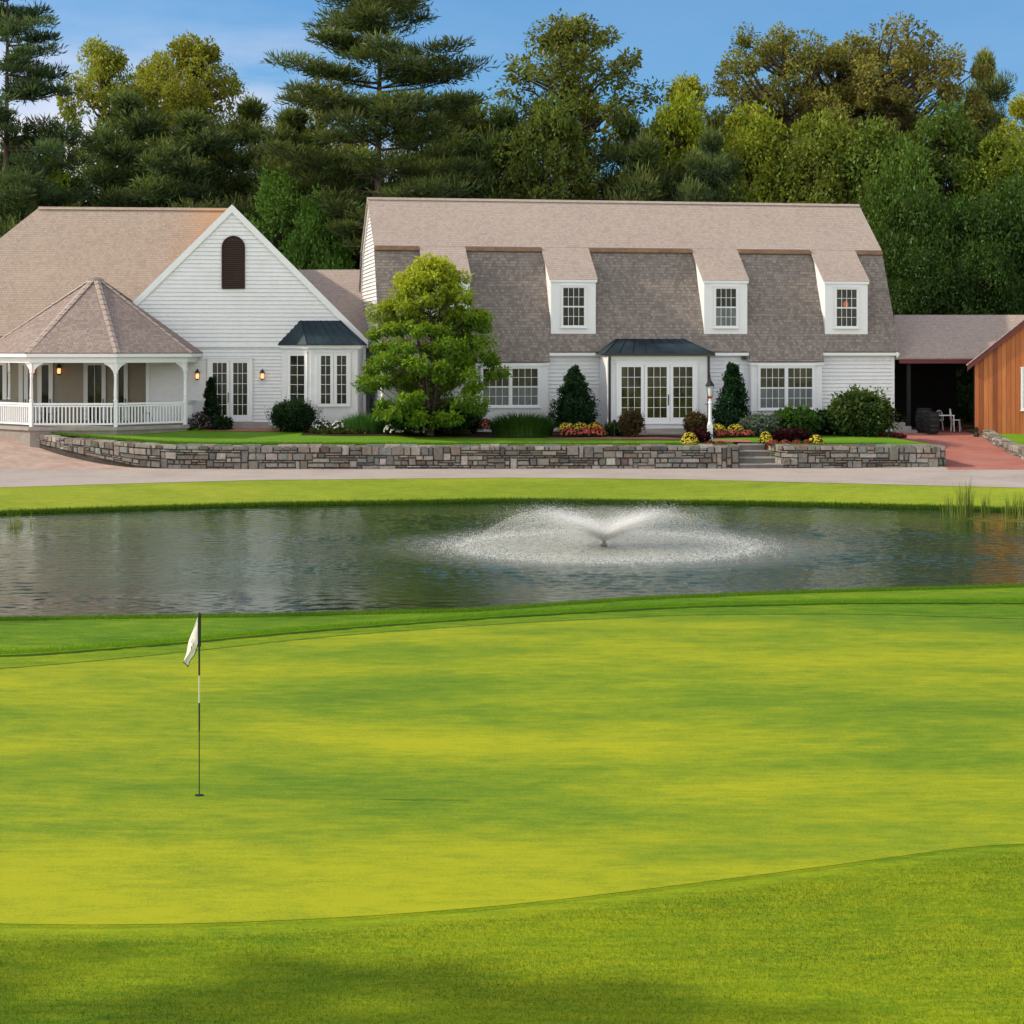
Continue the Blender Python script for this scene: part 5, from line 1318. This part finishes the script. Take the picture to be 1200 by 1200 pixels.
def flowers(name, px, Y, wpx, ytop, ybot, label, colors, n=140, fs=.09, leafcol=(.03, .08, .02), cat='flowers', group=None, seed=None, depth=.5):
    """mound of leaves with blossoms on top; one plant = one thing > foliage, blossoms"""
    rng = np.random.default_rng(seed or int(px*5+ytop)); W = wpx/F*Y; z0 = zat(ybot, Y); Ht = max(.12, zat(ytop, Y)-z0)
    root = empty(name, (xat(px, Y), Y, z0), 0, label, cat, group)
    m = int(300+W*500); d = unit(rng.normal(0, 1, (m, 3))); d[:, 2] = np.abs(d[:, 2]); P = d*np.array([W/2, W*depth/2+.05, Ht*.85])*rng.uniform(.6, 1, (m, 1))
    V, Fq = cards(P, d+rng.normal(0, .6, (m, 3)), rng.normal(0, 1, (m, 3)), rng.uniform(.05, .11, m), rng.uniform(.03, .06, m))
    c = np.array(leafcol)[None]*rng.uniform(.5, 1.5, (m, 1)); npmesh('foliage', V, Fq, leaf, root, col=np.repeat(c, 4, 0))
    d = unit(rng.normal(0, 1, (n, 3))); d[:, 2] = np.abs(d[:, 2])*.8+.1; d[:, 1] = np.where(rng.random(n) < .75, -np.abs(d[:, 1]), d[:, 1])
    P = d*np.array([W/2, W*depth/2+.06, Ht*.95])
    Vs = []; Fs = []; Cs = []; b = 0
    cl = np.array([colors[i_] for i_ in rng.integers(0, len(colors), n)])*rng.uniform(.75, 1.15, (n, 1))
    for q in range(5):                            # five petals each
        nrm = unit(d+rng.normal(0, .25, (n, 3))); t1 = unit(np.cross(nrm, np.array([.3, .2, 1.]))); t2 = np.cross(nrm, t1); an = q*1.2566
        dirp = t1*math.cos(an)+t2*math.sin(an)+nrm*.35; V, Fq = cards(P, dirp, nrm, np.full(n, fs*.55), np.full(n, fs*.5)); Vs.append(V); Fs.append(Fq+b); b += len(V); Cs.append(np.repeat(cl, 4, 0))
    npmesh('blossoms', np.concatenate(Vs), np.concatenate(Fs), petal, root, col=np.clip(np.concatenate(Cs), 0, 1))
    return root
RED = [(.50, .03, .05), (.62, .07, .10), (.42, .02, .04)]; PINK = [(.75, .12, .12), (.8, .2, .15), (.65, .07, .1)]; YEL = [(.80, .55, .03), (.75, .62, .06), (.85, .70, .12)]; WHT = [(.8, .8, .78), (.85, .85, .82)]; PUR = [(.25, .12, .2), (.32, .18, .25)]

# multi-stemmed ornamental tree
ot = empty('ornamental_tree'); rng = np.random.default_rng(31); OY = 78.0; HT = 7.3; 
mb = MB(); cs = []
for q in range(6):
    a = q*1.05+.2; tip = (1.0*math.cos(a)*rng.uniform(.6, 1.3), .9*math.sin(a), HT*rng.uniform(.62, .86))
    mb.tube([(.06*math.cos(a), .06*math.sin(a), -.1), (.22*math.cos(a), .22*math.sin(a), 1.2), (.55*tip[0], .55*tip[1], 2.9), tip], [.075, .06, .045, .015], 7, False)
K = 205
while len(cs) < K:
    zn = rng.random()**1.15; z = HT*(.09+.89*zn); prof_ = np.interp(zn, [0, .12, .3, .5, .7, .85, .95, 1], [1.9, 2.6, 2.65, 2.4, 1.95, 1.45, .95, .3]); a = rng.uniform(0, 6.28); r_ = prof_*rng.random()**.42
    r_ *= 1-.14*math.cos(a*5+zn*9); cs.append((r_*math.cos(a)-.05, r_*math.sin(a)*.9, z))
cs = np.array(cs); limbs(mb, [(0, 0, z) for z in np.linspace(.8, HT*.8, 8)], .05, cs, rng, .028, .7)
P, D, N, L, Wd, idx, d = clump_leaves(cs, rng.uniform(.22, .52, K), 270, .165, rng, flat=.6, droop=.5, asp=.42, shell=.3)
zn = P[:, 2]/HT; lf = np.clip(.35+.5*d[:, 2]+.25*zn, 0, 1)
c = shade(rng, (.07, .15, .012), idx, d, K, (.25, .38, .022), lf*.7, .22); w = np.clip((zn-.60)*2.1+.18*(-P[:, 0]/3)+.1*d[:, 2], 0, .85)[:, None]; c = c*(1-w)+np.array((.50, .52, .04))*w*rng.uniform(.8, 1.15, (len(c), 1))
V, Fq = cards(P, D, N, L, Wd)
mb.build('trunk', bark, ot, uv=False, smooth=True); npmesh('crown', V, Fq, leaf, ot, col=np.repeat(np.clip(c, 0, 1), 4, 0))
ot.location = (xat(505, OY), OY, 1.72); tag(ot, 'bright green multi-stemmed tree with yellowing top in front of the long house', 'tree')

DKG = dict(col=(.010, .028, .008), top=(.03, .065, .018)); MDG = dict(col=(.03, .075, .012), top=(.09, .17, .025))
shrub('conical_shrub', 247, 80.6, 27, 439, 505, 'narrow dark upright shrub at the right corner of the porch', shape='cone', n=3500, ls=.08, **DKG)
shrub('low_shrub', 258, 80.0, 34, 484, 508, 'small dark ball shrub at the foot of the french doors', n=1800, ls=.07, **DKG)
flowers('flowering_pot_plant', 233, 79.6, 30, 480, 503, 'mauve flowering plant by the porch corner post', PUR, 90, .06, (.03, .035, .02))
shrub('round_boxwood', 343, 79.4, 62, 462, 508, 'dark clipped round boxwood under the bay window', n=9000, ls=.055, k=90, **DKG)
blades('ornamental_grass', 427, 78.9, 62, 481, 508, 'fine bright green grassy clump right of the bay window', 2600, .02, (.05, .15, .03))
shrub('low_shrub', 462, 79.4, 60, 470, 506, 'dark shrub at the left foot of the multi-stemmed tree', n=4500, ls=.08, **DKG)
shrub('low_shrub', 540, 79.6, 60, 472, 508, 'dark shrub at the right foot of the multi-stemmed tree', n=4000, ls=.08, **DKG)
shrub('low_shrub', 480, 77.7, 56, 468, 503, 'dark leafy shrub in front of the trunk of the multi-stemmed tree, behind the white flowers', n=4500, ls=.09, **DKG)
shrub('low_shrub', 531, 77.5, 48, 472, 505, 'dark leafy shrub right of the trunk of the multi-stemmed tree, nearest the lawn', n=3800, ls=.09, **DKG)
shrub('low_shrub', 503, 80.4, 60, 460, 506, 'dark shrub directly behind the stems of the multi-stemmed tree', n=3500, ls=.08, **DKG)
for i_, (p_, w_, y0_, y1_) in enumerate([(377, 26, 490, 504), (398, 26, 491, 505)]):
    flowers('white_flowers', p_, 78.9, w_, y0_, y1_, ['white flowers at the foot of the round boxwood', 'white flowers between boxwood and fine green grass'][i_], WHT, 26, .10)
for i_, p_ in enumerate((462, 480, 497)):
    flowers('white_flowers', p_, 78.3, 24, 494, 507, ['leftmost of the three white flower clumps under the multi-stemmed tree', 'middle of the three white flower clumps under the multi-stemmed tree', 'rightmost of the three white flower clumps under the multi-stemmed tree'][i_], WHT, 60, .11)
shrub('low_shrub', 400, 78.5, 90, 499, 510, 'flat olive ground cover edging the bed under the bay window', shape='low', n=3000, ls=.06, stems=False, ydepth=.3, col=(.05, .07, .015), top=(.10, .12, .03))
flowers('pink_flowers', 569, 78.6, 16, 489, 503, 'small coral red flower plant left of the broad green mound', PINK, 30, .09)
flowers('pink_flowers', 536, 78.2, 30, 497, 508, 'sparse orange pink flowers under the multi-stemmed tree', PINK, 14, .08)
blades('daylily_mound', 612, 78.7, 82, 481, 510, 'broad dark green mound of strap leaves under the large window', 3600, .035, (.035, .10, .015), lean=.9)
shrub('conical_holly', 673, 79.6, 56, 427, 500, 'dark cone shaped holly between large window and entrance', shape='cone', n=9000, ls=.09, k=90, col=(.012, .035, .012), top=(.035, .085, .03))
for i_, (p_, cl_) in enumerate(((664, YEL), (680, YEL), (697, YEL))):
    flowers('yellow_flowers', p_, 78.6, 20, 494, 505, ['leftmost yellow flower clump at the foot of the cone shaped holly', 'middle yellow flower clump at the foot of the cone shaped holly', 'rightmost yellow flower clump at the foot of the cone shaped holly'][i_], cl_ if i_ < 2 else [(.8, .38, .05), (.8, .5, .05)], 80, .09)
for i_, p_ in enumerate((667, 684, 700)):
    flowers('pink_flowers', p_, 78.1, 20, 500, 510, ['leftmost pink flower clump in front of the yellow flowers by the holly', 'middle pink flower clump in front of the yellow flowers by the holly', 'rightmost pink flower clump in front of the yellow flowers by the holly'][i_], PINK, 80, .09)
shrub('low_shrub', 724, 79.3, 34, 492, 509, 'small green shrub around the black path light', shape='low', n=1800, ls=.07, stems=False, **MDG)
BRN = dict(col=(.07, .05, .02), top=(.19, .12, .045))
shrub('brown_round_shrub', 740, 78.2, 32, 476, 511, 'russet round shrub at the left of the entrance steps', n=4200, ls=.055, k=50, **BRN)
shrub('brown_round_shrub', 815, 78.2, 32, 478, 511, 'russet round shrub at the right of the entrance steps', n=4200, ls=.055, k=50, **BRN)
shrub('conical_holly', 858, 80.2, 46, 422, 499, 'narrow dark holly between entrance and right window bay', shape='cone', n=7500, ls=.09, k=80, col=(.012, .038, .015), top=(.035, .09, .035))
for i_, p_ in enumerate((841, 862)):
    flowers('yellow_flowers', p_, 78.8, 19, 496, 506, ['yellow flower clump just right of the lamp post', 'yellow flower clump under the narrow dark holly'][i_], YEL, 80, .09)
for i_, p_ in enumerate((845, 860, 876)):
    flowers('pink_flowers', p_, 78.4, 17, 503, 510, ['leftmost low pink flower clump right of the lamp post', 'middle low pink flower clump right of the lamp post', 'rightmost low pink flower clump, beside the silvery plant'][i_], PINK, 60, .08)
shrub('silvery_shrub', 892, 79.3, 60, 483, 509, 'wispy silver grey plant under the right window bay', n=4200, ls=.075, asp=.3, col=(.10, .13, .10), top=(.22, .26, .21))
shrub('rhododendron', 932, 79.6, 66, 476, 507, 'bright green leafy shrub right of the silvery plant', n=5200, ls=.12, **MDG)
shrub('rhododendron', 968, 80.4, 44, 479, 508, 'dark shaded shrub between the bright green shrub and the big round one', n=3000, ls=.11, **DKG)
shrub('rhododendron', 1008, 80.0, 86, 454, 512, 'big round rhododendron at the right end of the white house', n=12000, ls=.13, k=90, col=(.035, .065, .015), top=(.12, .17, .035))
shrub('low_shrub', 1045, 79.5, 38, 506, 514, 'flat reddish ground plant beside the big rhododendron', shape='low', n=1500, ls=.06, stems=False, ydepth=.5, col=(.16, .03, .035), top=(.32, .08, .08))
# beds at the stone steps
flowers('yellow_mum', 808, 74.5, 22, 504, 524, 'yellow chrysanthemum ball on the wall left of the lamp post', YEL, 170, .07, depth=.9)
MAR = dict(col=(.03, .006, .008), top=(.08, .012, .018))
shrub('dark_red_foliage_plant', 819, 74.9, 28, 500, 521, 'dark maroon foliage plant at the base of the lamp post', n=2600, ls=.07, stems=False, **MAR)
for i_, p_ in enumerate((832, 844)):
    flowers('red_flowers', p_, 74.4, 18, 516, 526, ['left red flower clump at the foot of the lamp post', 'right red flower clump, at the top of the granite steps'][i_], RED, 80, .08)
flowers('yellow_mum', 897, 75.0, 16, 504, 519, 'small yellow chrysanthemum right of the granite steps', YEL, 110, .07, depth=.9)
shrub('dark_red_foliage_plant', 926, 75.2, 56, 501, 519, 'wide maroon foliage mound right of the granite steps', n=4500, ls=.07, stems=False, ydepth=.5, **MAR)
for i_, p_ in enumerate((907, 920, 934, 946)):
    flowers('red_flowers', p_, 74.5, 17, 514, 527, ['first red flower clump right of the granite steps', 'second red flower clump right of the granite steps', 'third red flower clump right of the granite steps', 'fourth red flower clump, next to the yellow chrysanthemum'][i_], RED, 90, .08)
flowers('yellow_mum', 956, 74.7, 20, 507, 525, 'yellow chrysanthemum ball at the right end of the red flowers', YEL, 160, .07, depth=.9)
# garden seen through the breezeway
shrub('low_shrub', 1090, 93, 40, 440, 480, 'dim green shrub seen through the breezeway', n=2500, ls=.12, col=(.02, .05, .02), top=(.04, .1, .04))
# reeds in the pond edge
def reeds(px, Y, wpx, ytop, ybot, label, n): 
    o = blades('reeds', px, Y, wpx, ytop, ybot, label, n, .022, (.16, .22, .05), 'reeds', 'reeds at the pond edge', .22, ydepth=.5); return o
reeds(1131, 58.2, 26, 553, 606, 'tallest clump of reeds in the far right pond edge', 60)
reeds(1112, 58.0, 26, 575, 606, 'thin short reeds left of the tallest clump', 26)
reeds(1157, 58.0, 18, 564, 606, 'middle thin clump of reeds right of the tallest one', 26)
reeds(1184, 57.8, 26, 572, 607, 'leafy reeds second from the right picture edge', 46)
reeds(1203, 57.6, 26, 566, 608, 'reeds cut by the right picture edge', 46)
reeds(17, 55.5, 22, 590, 628, 'thin clump of reeds at the left end of the pond', 34)
reeds(38, 56.5, 12, 597, 622, 'few short reeds right of the left pond clump', 10)

# ------------------------------------------------------------------ grass blades where the picture is close enough to show them
def lawn_blades(name, n, xr, yr, cond, hgt, w, col, label, seed, zoff=0., power=1.0):
    rng = np.random.default_rng(seed); x = rng.uniform(*xr, n); y = yr[0]+(yr[1]-yr[0])*rng.random(n)**power
    m = cond(x, y); x, y = x[m], y[m]; n = len(x); z = ground(x, y)+zoff
    a = rng.uniform(0, 6.28, n); h = hgt*rng.uniform(.5, 1.3, n)*np.clip((G0(x)-y)/.5, .25, 1); ln = rng.normal(0, .5, (n, 2))*h[:, None]
    S = np.stack([np.cos(a), np.sin(a), 0*a], 1)*w/2; P = np.stack([x, y, z-.003], 1); T_ = P+np.stack([ln[:, 0], ln[:, 1], h], 1)
    V = np.stack([P-S, P+S, T_], 1).reshape(-1, 3); Fq = np.arange(n*3).reshape(n, 3)
    pn = .8+.28*np.sin(x*1.1+2*np.sin(y*.9))*np.sin(y*2.3+x*.4)
    c = np.array(col)[None]*rng.uniform(.65, 1.35, (n, 1))*pn[:, None]*np.stack([rng.uniform(.75, 1.5, n), np.ones(n), rng.uniform(.6, 1.2, n)], 1)
    o = npmesh(name, V, Fq, blade, None, col=np.repeat(np.clip(c, 0, 1), 3, 0)); return tag(o, label, 'grass', None, 'stuff')
infr = lambda x, y, m=.5: np.abs(x) < y*.27+m
lawn_blades('fringe_grass', 520000, (-7, 7), (13.2, 21.5), lambda x, y: infr(x, y) & (y < G0(x)-.12*np.abs(np.sin(x*37.7+y*91.3))), .026, .0048, (.125, .215, .003), 'short dense fringe grass in the foreground', 1)
lawn_blades('mown_edge_grass', 60000, (-14, 14), (0, 1), lambda x, y: x > -99, .001, .001, (.1, .2, .01), 'x', 2) if False else None
def edge_blades(name, fn, n, xr, spread, hgt, w, col, label, seed, zoff=0., off=0.):
    rng = np.random.default_rng(seed); x = rng.uniform(*xr, n); y = fn(x)+off+np.abs(rng.normal(0, spread, n)); z = ground(x, y)+zoff
    a = rng.uniform(0, 6.28, n); h = hgt*rng.uniform(.4, 1.3, n); S = np.stack([np.cos(a), np.sin(a)*.3, 0*a], 1)*w/2; P = np.stack([x, y, z-.004], 1)
    T_ = P+np.stack([rng.normal(0, .35, n)*h, rng.normal(-.1, .35, n)*h, h], 1); V = np.stack([P-S, P+S, T_], 1).reshape(-1, 3)
    c = np.array(col)[None]*rng.uniform(.6, 1.4, (n, 1)); o = npmesh(name, V, np.arange(n*3).reshape(n, 3), blade, None, col=np.repeat(np.clip(c, 0, 1), 3, 0)); return tag(o, label, 'grass', None, 'stuff')
edge_blades('mown_edge_grass', LP, 60000, (-14, 14), .25, .022, .010, (.15, .32, .012), 'slightly longer grass along the cut line behind the green', 4, .04)
edge_blades('collar_edge_grass', lambda x: G0(x)-.02, 60000, (-6, 9), .07, .014, .004, (.12, .22, .014), 'uneven grass tips where the near fringe meets the putting green', 9, 0., -.10)
edge_blades('near_shore_grass', Yc, 50000, (-14, 14), .25, .05, .015, (.13, .25, .015), 'grass tips along the near edge of the pond', 5, .035, -.3)
edge_blades('far_shore_grass', Yf, 60000, (-22, 22), .12, .16, .035, (.09, .17, .015), 'ragged grass along the far edge of the pond', 6, -.02, -.12)
def wl_front(x): return np.interp(x, WPX, WPY)+.45
edge_blades('lawn_edge_grass', wl_front, 26000, (-19, 14.5), .3, .07, .02, (.09, .2, .012), 'grass tips along the top of the stone walls', 7, 0)
# that last one sits on the terrace, not on the ground: lift its vertices
o = bpy.data.objects['lawn_edge_grass']; me = o.data; co = np.zeros(len(me.vertices)*3, dtype=np.float32); me.vertices.foreach_get('co', co); co = co.reshape(-1, 3)
bx_, by_ = co[:, 0].copy(), co[:, 1].copy(); g_ = ground(bx_, by_); co[:, 2] = co[:, 2]-g_+terr(bx_, by_)
gap = (bx_ > xat(862, W0)) & (bx_ < xat(906, W0)); co[gap, 2] -= 3; me.vertices.foreach_set('co', co.ravel()); me.update()

# ------------------------------------------------------------------ sky, sun, camera
EL, AZ = 34., 3.           # sun on the left, a little behind the scene
w = bpy.data.worlds.new('World'); sc.world = w; w.use_nodes = True; t = w.node_tree; t.nodes.clear()
out = t.nodes.new('ShaderNodeOutputWorld'); bg = t.nodes.new('ShaderNodeBackground'); sky = t.nodes.new('ShaderNodeTexSky')
sky.sky_type = 'NISHITA'; sky.sun_disc = False; sky.sun_elevation = R(EL); sky.sun_rotation = R(-90+AZ); sky.dust_density = .4; sky.ozone_density = 2.; sky.air_density = 1.
class W_(NT):
    def __init__(s): s.t = t
q = W_(); tc = t.nodes.new('ShaderNodeTexCoord').outputs['Generated']
sx = t.nodes.new('ShaderNodeSeparateXYZ'); t.links.new(tc, sx.inputs[0])
el = sx.outputs['Z']; az_ = q.math('DIVIDE', sx.outputs['X'], q.math('ADD', q.math('ABSOLUTE', sx.outputs['Y']), .05))
front = q.maprange(sx.outputs['Y'], .2, .8)
# deeper blue low in the sky away from the sun, with thin cloud banks
low_ = q.math('MULTIPLY', q.maprange(el, .45, .12), front, clamp=True)
tint = q.mix(low_, (1.0, 1.0, 1.0), (.30, .62, .90))
c0 = q.mix(1., sky.outputs['Color'], tint, 'MULTIPLY')
n1 = q.noise(q.mapping(tc, (2.2, 1., 7.5), (3.1, 0, .4)), 2.3, 5, .55); n2 = q.noise(q.mapping(tc, (1., 1., 2.5)), 2.2, 4, .55)
band = q.math('MULTIPLY', q.maprange(el, .18, .09), q.maprange(az_, .02, -.16), clamp=True)
cl = q.math('MULTIPLY', q.maprange(n1, .36, .62), q.math('ADD', q.math('MULTIPLY', band, 1.3), .06), clamp=True)
hi = q.math('MULTIPLY', q.maprange(n2, .42, .68), q.maprange(sx.outputs['Y'], .1, -.5), clamp=True)   # bright clouds added behind the viewer as fill for the house fronts
cl = q.math('MAXIMUM', cl, q.math('MULTIPLY', hi, .8))
col = q.mix(cl, c0, q.mix(q.maprange(sx.outputs['Y'], .15, -.15), (7.2, 6.7, 6.9), (25., 23.3, 20.5)))
t.links.new(col, bg.inputs['Color']); bg.inputs['Strength'].default_value = .15
t.links.new(bg.outputs[0], out.inputs['Surface'])
sun = bpy.data.lights.new('sun', 'SUN'); sun.energy = 4.2; sun.angle = R(1.2); sun.color = (1., .88, .68)
so = bpy.data.objects.new('sun', sun); C.objects.link(so)
sd = Vector((-math.cos(R(EL))*math.cos(R(AZ)), math.cos(R(EL))*math.sin(R(AZ)), math.sin(R(EL)))); so.rotation_euler = sd.to_track_quat('Z', 'Y').to_euler(); so.location = (-60, 40, 60)
cam = bpy.data.cameras.new('camera'); co_ = bpy.data.objects.new('camera', cam); C.objects.link(co_)
co_.location = (0, 0, ZC); co_.rotation_euler = (R(90), 0, 0); cam.sensor_width = 36; cam.lens = 36*F/1200; cam.shift_y = -(600-PYH)/1200; cam.clip_start = .5; cam.clip_end = 4000
sc.camera = co_
sc.view_settings.view_transform = 'Standard'; sc.view_settings.look = 'None'; sc.view_settings.exposure = 0
sc.render.resolution_x = 1024; sc.render.resolution_y = 1024
sc.cycles.transparent_max_bounces = 32; sc.cycles.max_bounces = 5; sc.cycles.diffuse_bounces = 2; sc.cycles.glossy_bounces = 3; sc.cycles.transmission_bounces = 2
